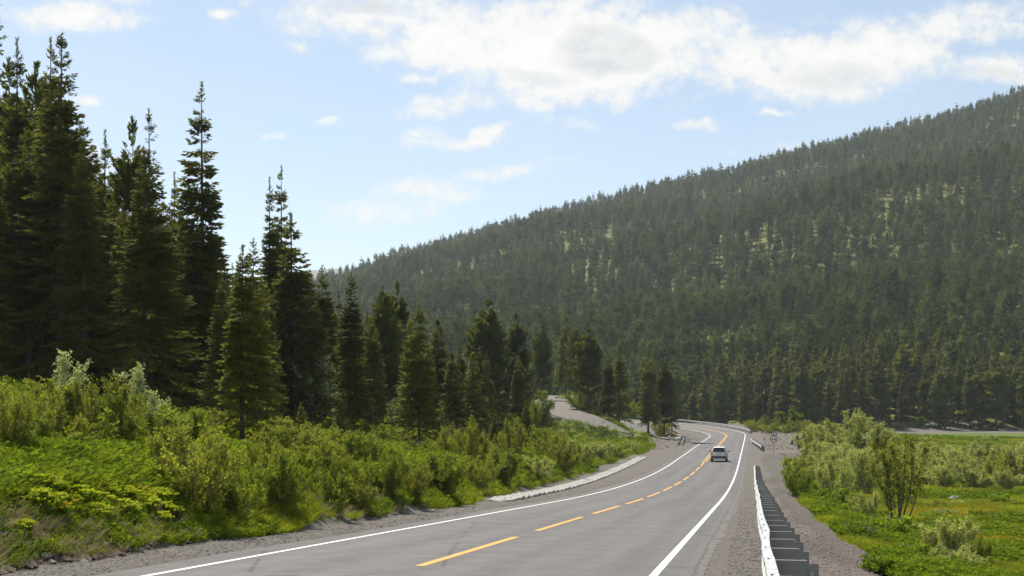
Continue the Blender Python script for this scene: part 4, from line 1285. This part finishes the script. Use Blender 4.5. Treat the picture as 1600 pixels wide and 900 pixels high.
# ------------------------------------------------------------------ grass, herbs, flowers, gravel (stuff)
def tuft(seed, n, H, Rr, w_, m, spread=.5):
    g = np.random.default_rng(seed)
    a = g.random(n) * 6.28; r = np.sqrt(g.random(n)) * Rr
    P = np.stack([np.cos(a) * r, np.sin(a) * r, np.full(n, -.03)], 1)
    b = g.random(n) * 6.28
    D = unit(np.stack([np.cos(b) * spread, np.sin(b) * spread, .6 + .6 * g.random(n)], 1))
    ln = H * (.55 + .6 * g.random(n))
    V, F = kites(P, D, ln, np.full(n, w_), g, .1)
    V = V.reshape(-1, 4, 3); V[:, 2, :2] += D[:, :2] * ln[:, None] * .25; V[:, 2, 2] -= ln * .08
    return mesh('tuft', V.reshape(-1, 3), F, False, [m])
def herb(seed, n, H, Rr, leaf, m):
    g = np.random.default_rng(seed)
    a = g.random(n) * 6.28; r = np.sqrt(g.random(n)) * Rr
    P = np.stack([np.cos(a) * r, np.sin(a) * r, H * (1 - .5 * (r / Rr) ** 2) * (.25 + .75 * g.random(n))], 1)
    b = a + g.normal(size=n) * .8
    D = unit(np.stack([np.cos(b), np.sin(b), -.1 + .8 * g.random(n)], 1))
    ln = leaf * (.6 + .8 * g.random(n))
    V, F = kites(P, D, ln, ln * .48, g, .12)
    return mesh('herb', V, F, False, [m])
def bloom(seed, n, Rr, H, m):
    g = np.random.default_rng(seed)
    a = g.random(n) * 6.28; r = np.sqrt(g.random(n)) * Rr
    C = np.stack([np.cos(a) * r, np.sin(a) * r, H * (.7 + .5 * g.random(n))], 1)
    k = np.repeat(np.arange(n), 5); b = np.tile(np.arange(5) * 1.257, n) + np.repeat(g.random(n), 5)
    D = unit(np.stack([np.cos(b), np.sin(b), np.full(len(b), .5)], 1))
    V, F = kites(C[k], D, np.full(len(k), .045), np.full(len(k), .035), g, .05)
    return mesh('bloom', V, F, False, [m])
T_G = [tuft(301 + i, 46, .42 + .06 * i, .17, .016, M_GRASS, .45 + .1 * i) for i in range(4)]
T_H = [herb(321 + i, 95, .36 + .08 * i, .26, .105 + .015 * i, M_HERB) for i in range(3)]
T_S = [tuft(331 + i, 26, .40, .13, .012, M_STRAW, .7) for i in range(2)]
T_M = [tuft(341 + i, 60, .20 + .04 * i, .22, .016, M_GRASS, .6) for i in range(3)]

def field(n, p0, p1, y0, y1, seed):
    g = np.random.default_rng(seed)
    Y = np.exp(g.uniform(math.log(y0), math.log(y1), n))
    px = g.uniform(p0, p1, n)
    X = (px - 800) * Y / F_PX
    i, d = near_line(X, Y)
    mk = masks(X, Y)
    return X, Y, d, SL[i], mk, g
X, Y, d, s, mk, g = field(170000, -260, 1080, 16, 270, 401)
ok = (d < -5.3) & (d > -60) & (mk['gravel'] < .45) & (g.random(len(X)) > .8 * mk['dirt'])
X, Y, d, s = X[ok], Y[ok], d[ok], s[ok]
ls_ = -d - edge_left(s)
nn = fbm(X, Y, 6, 3)
pick = np.where(nn + .25 * g.normal(size=len(X)) > .05, g.integers(4, 7, len(X)), g.integers(0, 4, len(X)))
edge_ = (ls_ < 1.2) & (g.random(len(X)) < .12)
pick = np.where(edge_, 7 + g.integers(0, 2, len(X)), pick)
sz = (.75 + .55 * g.random(len(X))) * np.clip((Y / 38) ** .5, .8, 1.5) * np.where(ls_ < 1.5, .55, 1.0)
scatter('hillside_grass', np.c_[X, Y, height(X, Y)], T_G + T_H + T_S, 'lush grass and herbs covering the left roadside slope', 'grass', idx=pick, sc=sz, seed=5)
X, Y, d, s, mk, g = field(130000, 1190, 1720, 24, 330, 402)
ok = (d > 8) & (mk['gravel'] < .5)
X, Y, d, s = X[ok], Y[ok], d[ok], s[ok]
nn = fbm(X, Y, 8, 3)
pick = np.where(nn > .08, g.integers(3, 6, len(X)), g.integers(0, 3, len(X)))
pick = np.where(g.random(len(X)) < .10, 6, pick)
sz = (.7 + 1.0 * g.random(len(X)) ** 2) * np.clip((Y / 45) ** .5, .8, 1.7) * np.where(pick >= 3, .62, 1)
scatter('meadow_grass', np.c_[X, Y, height(X, Y)], T_M + T_H + T_S[:1], 'bright green meadow grass right of the road', 'grass', idx=pick, sc=sz, seed=6)
# orange and yellow flowers in drifts on the meadow
X, Y, d, s, mk, g = field(26000, 1330, 1680, 38, 120, 403)
n1 = fbm(X + 40, Y * .6, 10, 2)
py = HORIZON + (EYE - height(X, Y)) * F_PX / Y
px = 800 + F_PX * X / Y
dr = np.exp(-((py - 762 - .01 * (px - 1500)) / 13) ** 2) + np.exp(-((py - 806) / 8) ** 2) * (px < 1560) + .8 * np.exp(-((py - 845) / 9) ** 2)
ok = (d > 12) & (g.random(len(X)) < .24 * dr * sstep(-.05, .2, n1 + .12))
X, Y = X[ok], Y[ok]
FL = [bloom(361, 5, .25, .30, M_ORANGE), bloom(362, 4, .3, .30, M_YELLOW), bloom(363, 7, .25, .32, M_YELLOW)]
scatter('meadow_flowers', np.c_[X, Y, height(X, Y)], FL, 'drifts of orange and yellow flowers in the meadow', 'flowers', sc=.8 + .4 * g.random(len(X)), seed=8)
ofl = [ray_ground(98, 836), ray_ground(224, 798), ray_ground(112, 834)]
ofl = np.array(ofl)
scatter('bank_flowers', np.c_[ofl, height(ofl[:, 0], ofl[:, 1]) + .1], [bloom(371, 2, .10, .3, M_ORANGE)], 'few orange flowers low on the left slope', 'flowers', seed=9)

def pebble(seed, m, flat=.6):
    g = np.random.default_rng(seed)
    V = np.array([[1, 0, 0], [-1, 0, 0], [0, 1, 0], [0, -1, 0], [0, 0, 1], [0, 0, -.6], [.62, .62, .3], [-.6, .6, .35], [.6, -.62, .3], [-.62, -.6, .3]], float)
    V *= (.75 + .5 * g.random((len(V), 1))); V[:, 2] *= flat; V[:, 1] *= .7 + .3 * g.random()
    F = [(6, 4, 0), (6, 2, 4), (6, 0, 2), (7, 4, 2), (7, 1, 4), (7, 2, 1), (8, 0, 4), (8, 4, 3), (8, 3, 0), (9, 4, 1), (9, 3, 4), (9, 1, 3), (0, 5, 2), (2, 5, 1), (1, 5, 3), (3, 5, 0)]
    return mesh('pebble', V, F, False, [m])
PB = [pebble(501, M_PEBBLE), pebble(502, M_PEBBLE, .8), pebble(503, M_REDPEBBLE), pebble(504, M_REDPEBBLE, .5), pebble(505, M_ROCK)]
X, Y, d, s, mk, g = field(120000, -200, 1500, 9, 110, 404)
ok = (mk['gravel'] > .3) & (((d < -4.15) & (d > -9.5)) | ((d > 4.65) & (d < 12)))
X, Y, d = X[ok], Y[ok], d[ok]
pick = np.where(d > 5.5, g.choice([2, 3, 2, 4], len(X)), g.choice([0, 1, 4, 0], len(X)))
sz = (.005 + .020 * g.random(len(X)) ** 4) * np.clip(Y / 16, .8, 1.8)
scatter('verge_gravel', np.c_[X, Y, height(X, Y) + .004], PB, 'loose gravel on the road verges', 'gravel', idx=pick, sc=sz, seed=10)
# dry stalks on the bare cut
X, Y, d, s, mk, g = field(60000, -150, 800, 17, 90, 407)
ok = (mk['dirt'] > .45) & (d < -4) & (g.random(len(X)) < .5)
X, Y = X[ok][:450], Y[ok][:450]
scatter('dry_grass', np.c_[X, Y, height(X, Y)], T_S, 'dry straw hanging over the cut bank', 'grass', sc=.5 + .5 * g.random(len(X)), seed=14)
# earth clods and rubble where the bank is cut
X, Y, d, s, mk, g = field(60000, -150, 900, 18, 110, 405)
ok = (mk['dirt'] > .35) & (d < -4)
CLD = [pebble(511, M_CLOD, .7), pebble(512, M_CLOD, .9), pebble(513, M_ROCK)]
X, Y = X[ok][:5000], Y[ok][:5000]
scatter('bank_rubble', np.c_[X, Y, height(X, Y)], CLD, 'earth clods and stones on the cut bank', 'rubble', sc=(.03 + .13 * g.random(len(X)) ** 3), seed=11)
X, Y, d, s, mk, g = field(60000, 850, 1300, 195, 330, 406)
ok = (mk['gravel'] > .5) & (np.abs(d) > 7)
j_, e_ = near_line(X, Y, TRACK)
ok &= np.abs(e_) > TRACK_W
X, Y = X[ok][:1800], Y[ok][:1800]
scatter('spoil_rubble', np.c_[X, Y, height(X, Y)], [PB[0], CLD[1], CLD[0]], 'stones and earth heaps on the bare ground by the bend', 'rubble', sc=(.06 + .25 * g.random(len(X)) ** 4), seed=12)
# ------------------------------------------------------------------ guardrails
def along(Y_or_i, d, by_index=False):
    i = Y_or_i if by_index else Y_or_i + 70.0
    i0 = int(np.clip(math.floor(i), 0, len(CL) - 2)); f = i - i0
    p = CL[i0] * (1 - f) + CL[i0 + 1] * f
    return np.array([p[0] + d * p[4], p[1] - d * p[3], p[2] + p[5] * min(abs(d), 6) * np.sign(d)]), math.atan2(p[4], p[3]), p
PROF = [(0.0, .752), (.020, .747), (.083, .715), (.086, .672), (.004, .632), (.004, .570), (.083, .528), (.086, .486), (.020, .453), (0.0, .448)]
def beam_mesh(name, pts, nrm, m, low=0.0):
    """corrugated rail swept through pts; nrm points to the carriageway"""
    A = np.array(PROF); A[:, 1] -= low
    tk = np.array([[-.004, 0]])
    loop = np.concatenate([A, (A + tk)[::-1]])
    n = len(loop)
    V = []
    for p, q in zip(pts, nrm):
        for (o_, z) in loop:
            V.append((p[0] + q[0] * o_, p[1] + q[1] * o_, p[2] + z))
    Fc = []
    for i in range(len(pts) - 1):
        for j in range(n):
            Fc.append((i * n + j, (i + 1) * n + j, (i + 1) * n + (j + 1) % n, i * n + (j + 1) % n))
    Fc.append(tuple(range(n))); Fc.append(tuple((len(pts) - 1) * n + j for j in range(n))[::-1])
    return mesh(name, V, Fc, False, [m])

def guardrail(samples, label, side, hi=True, low=0.0, spacing=1):
    """samples: list of (point, heading angle) 2 m apart; side +1 = carriageway on the left of the direction of travel"""
    c = samples[0][0]
    root = empty('guardrail', tuple(c), 0, label, 'guardrail', 'guardrails along the road')
    g = np.random.default_rng(int(abs(c[1] * 7)))
    P, Nn = [], []
    for k, (p, h) in enumerate(samples):
        tx, ty = math.cos(h), math.sin(h)
        nx, ny = (-ty * side, tx * side)
        off = .075 * (vnoise(np.array(k * .55), np.array(c[1]))) - .038
        P.append(p - c + np.array([nx * off, ny * off, .05 * (float(vnoise(np.array(k * .37), np.array(3.7))) - .5)])); Nn.append((nx, ny))
    for k in range(0, len(P) - 1, 2):
        seg_p = P[k:k + 3]; seg_n = Nn[k:k + 3]
        # each rail length overlaps the next by a hand and sits a sheet thickness proud
        o_ = .004 * ((k // 2) % 2)
        pp = [np.array([q[0] + n_[0] * o_, q[1] + n_[1] * o_, q[2]]) for q, n_ in zip(seg_p, seg_n)]
        t_ = pp[-1] - pp[-2]; pp[-1] = pp[-1] + t_ / np.linalg.norm(t_) * .16
        obj('beam', beam_mesh('beam', pp, seg_n, M_STEEL, low), root)
    # shared post pieces (local x = away from the carriageway, y = along)
    pm = MB()
    hz = .70 - low
    pm.box((.340, .0, hz / 2 - .3), (.115, .005, hz + .6)).box((.280, .035, hz / 2 - .3), (.005, .075, hz + .6)).box((.400, .035, hz / 2 - .3), (.005, .075, hz + .6))
    post = pm.build('post', M_STEELDK)
    bm_ = MB(); bm_.box((.150, -.006, .60 - low), (.290, .005, .26)).box((.010, .02, .60 - low), (.010, .05, .26)).box((.150, .012, .728 - low), (.290, .040, .005))
    bracket = bm_.build('bracket', M_STEELDK)
    bl = MB().tube([(.340, -.004, hz - .09), (.340, -.026, hz - .09)], .022, 6)
    bolt = bl.build('bolt', M_STEEL)
    bh = MB().tube([(-.004, 0, .60 - low), (-.022, 0, .60 - low)], .020, 6).build('beam_bolt', M_STEELDK)
    red_ = MB().box((-.012, .10, .60 - low), (.012, .05, .10), .003).build('reflector', M_SIGNRED)
    cap_ = MB().tube([(-.045, .04, .728 - low), (-.045, .04, .744 - low)], .016, 6).build('beam_bolt', M_STEELDK)
    for k, (p, h) in enumerate(samples):
        if k % spacing: continue
        q = P[k]; nx, ny = Nn[k]
        rz = math.atan2(-ny, -nx) if True else 0
        po = obj('post', post, root, q, rz)
        # keep the flat face towards the viewer side of travel
        if side < 0: po.scale = (1, -1, 1)
        br = obj('bracket', bracket, root, q, rz)
        if side < 0: br.scale = (1, -1, 1)
        if hi and k < 34:
            obj('beam_bolt', bh, root, q, rz); obj('beam_bolt', cap_, root, q, rz)
        if hi and k % 4 == 1:
            obj('reflector', red_, root, q, rz)
        if hi:
            obj('bolt', bolt, po)
    return root
def rail_samples(i0, i1, d, step=2.0):
    out_ = []
    i = i0
    while i <= i1 + .01:
        p, h, q = along(i, d, True)
        out_.append((p, h)); i += step
    return out_
st_ = 2.0 * uy
guardrail(rail_samples(70 + 2.1, 70 + 122, 5.28, st_), 'long near guardrail running down the right verge with grey posts', 1)
gs = []
for k in range(0, 24):
    f = k / 23.0
    p, h, q = along(190 + 45 * f, 6.3 - 1.5 * f)
    gs.append((p, h + .0))
guardrail(gs, 'short separate guardrail on the right beyond the car', 1, False)
guardrail(rail_samples(70 + 288, NCL - 2, 4.75), 'far guardrail curving round the outside of the bend', 1, False)
gl = []
for k in range(0, 20):
    p, h, q = along(213 + 40 * k / 19.0, -5.6 - .5 * k / 19.0)
    p = p.copy(); p[2] = gz(p[0], p[1])
    gl.append((p, h))
guardrail(gl, 'short low guardrail on the left before the bend', -1, False, .18)

# ------------------------------------------------------------------ delineator posts
def delineator(px, Y, h, label):
    x = (px - 800) * Y / F_PX
    e = empty('delineator_post', (x, Y, gz(x, Y)), 0, label, 'post', 'delineator posts')
    m = MB().box((0, 0, h * .5 - .1), (.13, .08, h + .2), .02); obj('post_body', m.build('post_body', M_WHITE), e)
    m = MB().box((0, 0, h * .78), (.136, .086, .16), .02); obj('black_band', m.build('black_band', M_BLACK), e)
delineator(1056, 195, .80, 'white delineator post where the gravel track joins the road')
delineator(1093.5, 306, .95, 'white delineator post at the inside of the bend')

# ------------------------------------------------------------------ rocks
def rock(seed, loc, s, m, label, name='boulder', cat='rock'):
    g = np.random.default_rng(seed)
    n, k = 12, 7
    V = []
    for i in range(k):
        th = math.pi * i / (k - 1)
        for j in range(n):
            a = 2 * math.pi * j / n
            v = np.array([math.sin(th) * math.cos(a), math.sin(th) * math.sin(a), math.cos(th)])
            r = 1 + .5 * (float(vnoise(v[0] * 1.6 + seed, v[1] * 1.6 + v[2] * 1.3 + seed * 2)) - .5) + .12 * (g.random() - .5) * (0 < i < k - 1)
            V.append(v * r * np.array(s))
    Fc = [(i * n + j, (i + 1) * n + j, (i + 1) * n + (j + 1) % n, i * n + (j + 1) % n) for i in range(k - 1) for j in range(n)]
    o = obj(name, mesh(name, V, Fc, False, [m]), None, loc, g.random() * 6)
    return tag(o, label, cat)
def rock_px(seed, px, py, s, m, label, Y=None):
    x, y = ray_ground(px, py)
    rock(seed, (x, y, gz(x, y) + s[2] * .35), s, m, label)
rock_px(1, 1060, 688, (.55, .5, .42), M_PALEROCK, 'left one of the white boulders beside the gravel track')
rock_px(2, 1069.5, 686, (.75, .5, .42), M_PALEROCK, 'right one of the white boulders beside the gravel track')
rock_px(3, 1493, 786, (.62, .45, .38), M_ROCK, 'grey boulder lying in the meadow')
rock_px(4, 1455, 753, (.5, .4, .3), M_ROCK, 'flat grey stone under the grey willows')
rock_px(5, 1536, 757, (.55, .4, .3), M_ROCK, 'grey stone beside the leaning pale stick')
rock_px(6, 1254, 664 + 30, (.5, .4, .3), M_PALEROCK, 'pale stone on the dirt lay-by right of the signs')
rock_px(7, 672, 772, (.14, .12, .10), M_PALEROCK, 'small pale stone at the left verge')
# leaning pale stick, dark stump
x, y = ray_ground(1504, 776)
mb_ = MB().tube([(0, 0, -.2), (-.05, 0, .35), (-.14, .02, .85)], [.05, .045, .03], 6)
tag(obj('broken_stick', mb_.build('broken_stick', M_GREYWOOD, True), None, (x, y, gz(x, y))), 'leaning pale broken stick in the meadow', 'stick')
x, y = ray_ground(1237.5, 695)
mb_ = MB().tube([(0, 0, -.1), (0, 0, .2), (.02, 0, .62), (.05, .03, .9)], [.30, .24, .17, .05], 7)
for k in range(4): mb_.tube([(0, 0, .12), (.5 * math.cos(k * 1.7), .5 * math.sin(k * 1.7), -.05)], [.10, .05], 5)
tag(obj('tree_stump', mb_.build('tree_stump', M_BARK), None, (x, y, gz(x, y))), 'dark tree stump on the dirt lay-by', 'stump')
# dead spruce stem standing out in the wood: pale snag
x, y = ray_ground(590 + 762, 665)

# ------------------------------------------------------------------ concrete gutter on the left
GUT = [ray_ground(px, py) for (px, py) in ((782, 782), (830, 774), (880, 763), (925, 750), (960, 736), (985, 725), (1005, 714))]
GUT = resample([(a, b, 0) for a, b in GUT], 1.0)
gc = GUT[0]
groot = empty('drainage_gutter', (gc[0], gc[1], gz(gc[0], gc[1])), 0, 'pale concrete slab gutter along the left verge', 'gutter')
slab = MB().box((0, 0, 0), (.56, 1.94, .12), .02).build('slab', M_CONC)
for k in range(1, len(GUT) - 1, 2):
    p = GUT[k]; h = math.atan2(p[4], p[3])
    ir, dr_ = near_line([p[0]], [p[1]])
    zr_ = CL[ir[0], 2]
    for sd in (-1, 1):
        x = p[0] + p[4] * .295 * sd; y = p[1] - p[3] * .295 * sd
        zz = max(gz(x, y), gz(p[0], p[1])) + .03
        o = obj('slab', slab, groot, (x - gc[0], y - gc[1], zz - groot.location[2] + random.uniform(-.05, -.01)))
        o.rotation_euler = (random.uniform(-.015, .015), -.14 * sd + random.uniform(-.04, .04), h - math.pi / 2 + random.uniform(-.03, .03))

# ------------------------------------------------------------------ road signs
def signs():
    Y = 182.0; x = (1209 - 800) * Y / F_PX
    z = gz(x, Y)
    e = empty('road_sign', (x, Y, z), 0, 'road sign post with warning triangle above a round no-overtaking sign', 'road sign')
    zc = EYE + (HORIZON - 686) * Y / F_PX - z
    zt = EYE + (HORIZON - 676.5) * Y / F_PX - z
    m = MB().tube([(0, .03, -.4), (0, .03, zt + .35)], .035, 8); obj('pole', m.build('pole', M_STEELDK, True), e)
    def disc(r0, r1, y, mt, name, parent, n=28):
        V, Fc = [], []
        for k in range(n):
            a = 2 * math.pi * k / n
            for (r, yy) in ((r1, y), (r1, y + .006)):
                V.append((math.cos(a) * r, yy, math.sin(a) * r))
            if r0 > 0:
                for (r, yy) in ((r0, y), (r0, y + .006)):
                    V.append((math.cos(a) * r, yy, math.sin(a) * r))
        if r0 > 0:
            for k in range(n):
                a, b = 4 * k, 4 * ((k + 1) % n)
                Fc += [(a, b, b + 2, a + 2), (a, a + 1, b + 1, b), (a + 1, a + 3, b + 3, b + 1), (a + 2, b + 2, b + 3, a + 3)]
        else:
            Fc = [tuple(2 * k for k in range(n)), tuple(2 * k + 1 for k in range(n))[::-1]] + [(2 * k, 2 * k + 1, 2 * ((k + 1) % n) + 1, 2 * ((k + 1) % n)) for k in range(n)]
        return obj(name, mesh(name, V, Fc, False, [mt]), parent)
    d = disc(0, .44, -.02, M_SIGNWHITE, 'round_plate', e); d.location = (0, 0, zc)
    disc(.355, .44, -.028, M_SIGNRED, 'red_ring', d)
    def car_mark(cx, mt, nm):
        m = MB().box((cx, -.026, -.05), (.24, .008, .09)).box((cx, -.026, .025), (.15, .008, .07)).box((cx - .08, -.026, -.11), (.05, .008, .05)).box((cx + .08, -.026, -.11), (.05, .008, .05))
        obj(nm, m.build(nm, mt), d)
    car_mark(-.145, M_SIGNRED, 'red_car_symbol'); car_mark(.145, M_BLACK, 'black_car_symbol')
    def tri(r, y, mt, nm, parent, hole=0):
        pts = [(math.cos(R(90 + 120 * k)) * r, math.sin(R(90 + 120 * k)) * r) for k in range(3)]
        if not hole:
            V = [(a, y, b) for a, b in pts] + [(a, y + .006, b) for a, b in pts]
            Fc = [(0, 1, 2), (5, 4, 3), (0, 3, 4, 1), (1, 4, 5, 2), (2, 5, 3, 0)]
        else:
            q = [(a * hole / r, b * hole / r) for a, b in pts]
            V = [(a, y, b) for a, b in pts + q] + [(a, y + .006, b) for a, b in pts + q]
            Fc = []
            for k in range(3):
                j = (k + 1) % 3
                Fc += [(k, j, 3 + j, 3 + k), (6 + k, 9 + k, 9 + j, 6 + j), (k, 6 + k, 6 + j, j), (3 + k, 3 + j, 9 + j, 9 + k)]
        return obj(nm, mesh(nm, V, Fc, False, [mt]), parent)
    t = tri(.56, -.02, M_SIGNWHITE, 'triangle_plate', e); t.location = (0, 0, zt - .08)
    tri(.56, -.028, M_SIGNRED, 'red_border', t, .40)
    m = MB().tube([(.02, -.03, -.2), (.02, -.03, -.06), (-.05, -.03, .04), (-.04, -.03, .16), (.0, -.03, .30)], [.05, .05, .05, .045, .02], 6)
    obj('bend_symbol', m.build('bend_symbol', M_BLACK, True), t)
signs()
def board():
    x, y = (657 - 800) * 84 / F_PX, 84.0
    z = gz(x, y)
    e = empty('notice_board', (x, y, z), 0, 'small grey square board on a stake before the cone-shaped spruce', 'board')
    zc = EYE + (HORIZON - 694.5) * y / F_PX - z
    m = MB().box((0, .03, zc / 2 - .1), (.06, .05, zc + .2), .008); obj('stake', m.build('stake', M_GREYWOOD), e)
    m = MB().box((0, 0, zc), (.34, .02, .36), .006); p = obj('panel', m.build('panel', M_GREYWOOD), e)
    m = MB().box((.02, -.013, zc + .10), (.24, .006, .025)).box((-.02, -.013, zc + .0), (.20, .006, .025)).box((.01, -.013, zc - .09), (.24, .006, .025))
    obj('faded_lettering', m.build('faded_lettering', M_BLACK), e)['kind'] = 'stuff'
board()

# ------------------------------------------------------------------ the car
def car():
    paint = simple('silver_paint', (.74, .735, .70), .4, .0, var=.03)
    dark = simple('dark_bumper_plastic', (.10, .10, .098), .6, var=.1)
    glass = simple('car_glass', (.012, .014, .016), .08, 0, var=.1, spec=.8)
    red = simple('tail_light_red', (.45, .035, .03), .2, 0, var=.1)
    amber = simple('tail_light_amber', (.55, .22, .05), .2, 0, var=.1)
    rubber = simple('tyre_rubber', (.025, .025, .026), .85, var=.15)
    alloy = simple('wheel_rim', (.40, .40, .41), .35, .8, var=.05)
    p, h, q = along(155, 1.53)
    e = empty('car', tuple(p + np.array([0, 0, .005])), h - math.pi / 2, 'silver estate car driving away in the right lane', 'car')
    # local: x right, y forward, z up; length 4.45, width 1.78, height 1.58
    def loft(st, name, mt, parent, smooth=True):
        V, Fc = [], []
        m = 0
        for (y, zb_, zt_, wb, wt, r) in st:
            ring = []
            for (cx, cz, a0) in ((wt - r, zt_ - r, 0), (-(wt - r), zt_ - r, 90), (-(wb - r), zb_ + r, 180), (wb - r, zb_ + r, 270)):
                for a in (0, 30, 60, 90):
                    ring.append((cx + r * math.cos(R(a0 + a)), y, cz + r * math.sin(R(a0 + a))))
            m = len(ring); V += ring
        n = len(st)
        for i in range(n - 1):
            for j in range(m):
                Fc.append((i * m + j, i * m + (j + 1) % m, (i + 1) * m + (j + 1) % m, (i + 1) * m + j))
        Fc.append(tuple(range(m))[::-1]); Fc.append(tuple((n - 1) * m + j for j in range(m)))
        o = obj(name, mesh(name, V, Fc, smooth, [mt]), parent)
        return o
    body = loft([(-2.16, .46, .90, .80, .78, .10), (-2.10, .36, .98, .87, .84, .12), (-1.7, .27, 1.02, .885, .86, .12), (-.6, .24, 1.00, .89, .86, .12), (.6, .24, .98, .89, .85, .12),
                 (1.2, .25, .95, .885, .82, .13), (1.8, .29, .88, .86, .76, .14), (2.15, .36, .78, .78, .66, .14), (2.27, .44, .68, .66, .55, .10)], 'body', paint, e)
    cabin = loft([(-2.02, .96, 1.08, .78, .74, .05), (-1.88, .96, 1.36, .80, .68, .08), (-1.70, .96, 1.545, .81, .62, .09), (-1.2, .96, 1.58, .82, .62, .10), (-.2, .96, 1.58, .82, .62, .10), (.25, .96, 1.50, .81, .60, .09),
                  (.75, .96, 1.22, .80, .64, .07), (1.08, .95, 1.00, .78, .70, .02)], 'cabin', paint, e)
    def quad(pts, name, mt, parent, thick=.012):
        P = np.array(pts, float)
        n = np.cross(P[1] - P[0], P[2] - P[0]); n /= np.linalg.norm(n)
        V = np.concatenate([P + n * thick, P - n * thick * .5])
        k = len(P)
        Fc = [tuple(range(k)), tuple(range(k, 2 * k))[::-1]] + [(i, k + i, k + (i + 1) % k, (i + 1) % k) for i in range(k)]
        return obj(name, mesh(name, V, Fc, False, [mt]), parent)
    rw = quad([(-.66, -2.045, 1.06), (.66, -2.045, 1.06), (.57, -1.80, 1.47), (-.57, -1.80, 1.47)], 'rear_window', glass, cabin, .02)
    m = MB().tube([(0, -2.075, 1.05), (.06, -2.06, 1.08), (.38, -2.04, 1.12)], [.014, .012, .008], 5); obj('wiper', m.build('wiper', rubber), rw)
    m = MB().box((0, -1.86, 1.53), (1.22, .26, .05), .02); obj('roof_spoiler', m.build('roof_spoiler', paint), cabin)
    for sx in (-1, 1):
        quad([(sx * .80, -1.6, 1.06), (sx * .815, -.75, 1.06), (sx * .69, -.75, 1.46), (sx * .69, -1.5, 1.44)][::sx], 'side_window', glass, cabin)
        quad([(sx * .815, -.66, 1.06), (sx * .805, .55, 1.05), (sx * .68, .12, 1.44), (sx * .69, -.66, 1.46)][::sx], 'side_window', glass, cabin)
        m = MB().box((sx * .66, -1.0 + .2, 1.60), (.04, 1.7, .03), .01); obj('roof_rail', m.build('roof_rail', dark), cabin)
        m = MB().box((sx * 1.00, .52, 1.06), (.22, .10, .15), .04).box((sx * .87, .54, 1.01), (.16, .05, .04), .01); obj('side_mirror', m.build('side_mirror', dark), e)
        m = MB().box((sx * .745, -2.10, .93), (.26, .16, .13), .03).box((sx * .80, -2.09, .83), (.17, .16, .10), .03); tl = obj('tail_light', m.build('tail_light', red), e)
        m = MB().box((sx * .70, -2.15, .90), (.12, .10, .045), .01); obj('indicator', m.build('indicator', amber), tl)
        m = MB().box((sx * .60, 2.16, .66), (.30, .14, .12), .03); obj('headlight', m.build('headlight', M_SIGNWHITE), e)
    m = MB().box((0, -2.14, .52), (1.74, .26, .26), .07); bp = obj('rear_bumper', m.build('rear_bumper', dark), e)
    m = MB().box((0, -2.20, .34), (1.25, .16, .07), .02); obj('skid_plate', m.build('skid_plate', paint), bp)
    m = MB().box((0, -2.205, .82), (.52, .02, .115), .006); pl = obj('number_plate', m.build('number_plate', M_SIGNWHITE), e)
    m = MB().box((0, -2.18, .90), (.62, .04, .035), .01); obj('plate_trim', m.build('plate_trim', dark), e)
    m = MB().box((0, 2.18, .48), (1.3, .16, .22), .05); obj('front_bumper', m.build('front_bumper', dark), e)
    quad([(-.70, .98, 1.05), (-.58, .34, 1.44), (.58, .34, 1.44), (.70, .98, 1.05)], 'windscreen', glass, cabin, .02)
    wm = MB()
    a = np.linspace(0, 2 * np.pi, 24, endpoint=False)
    prof = [(-.105, .24), (-.11, .30), (-.07, .335), (.07, .335), (.11, .30), (.105, .24)]
    V = [(x_, math.cos(t) * r_, math.sin(t) * r_) for t in a for (x_, r_) in prof]
    Fc = [(i * 6 + j, i * 6 + (j + 1) % 6, ((i + 1) % 24) * 6 + (j + 1) % 6, ((i + 1) % 24) * 6 + j) for i in range(24) for j in range(6)]
    tyre = mesh('tyre', V, Fc, True, [rubber])
    rm = MB().tube([(-.09, 0, 0), (.09, 0, 0)], .06, 12)
    for k in range(5): rm.box((0, 0, 0), (.03, .07, .24), .01, Matrix.Rotation(k * 1.2566, 4, 'X') @ Matrix.Translation((.07, 0, .12)))
    rm.tube([(-.10, 0, 0), (-.02, 0, 0)], .235, 20)
    rim = rm.build('rim', alloy)
    for (sx, y) in ((-1, -1.32), (1, -1.32), (-1, 1.36), (1, 1.36)):
        we = obj('wheel', tyre, e, (sx * .78, y, .335)); obj('rim', rim, we, None, 0 if sx > 0 else math.pi)
    m = MB()
    for y in (-1.32, 1.36):
        for sx in (-1, 1): m.tube([(sx * .70, y, .36), (sx * .893, y, .36)], .385, 20)
    m.box((0, 0, .30), (1.5, 3.6, .10))
    obj('underbody', m.build('underbody', M_BLACK), e)
car()

# ------------------------------------------------------------------ air
hz = MB().box((0, 2150, 220), (7200, 7200, 600)).build('haze', M_WHITE)
hz.materials.clear()
hm = bpy.data.materials.new('haze_air'); hm.use_nodes = True
ht = NT(hm.node_tree)
pv = ht.n('ShaderNodeVolumePrincipled')
pv.inputs['Color'].default_value = (.86, .93, 1.0, 1)
pv.inputs['Density'].default_value = HAZE
pv.inputs['Anisotropy'].default_value = .25
ho = ht.n('ShaderNodeOutputMaterial'); ht.t.links.new(pv.outputs[0], ho.inputs['Volume'])
hz.materials.append(hm)
ho_ = obj('haze', hz)
tag(ho_, 'thin bluish air haze over the valley', kind='stuff')
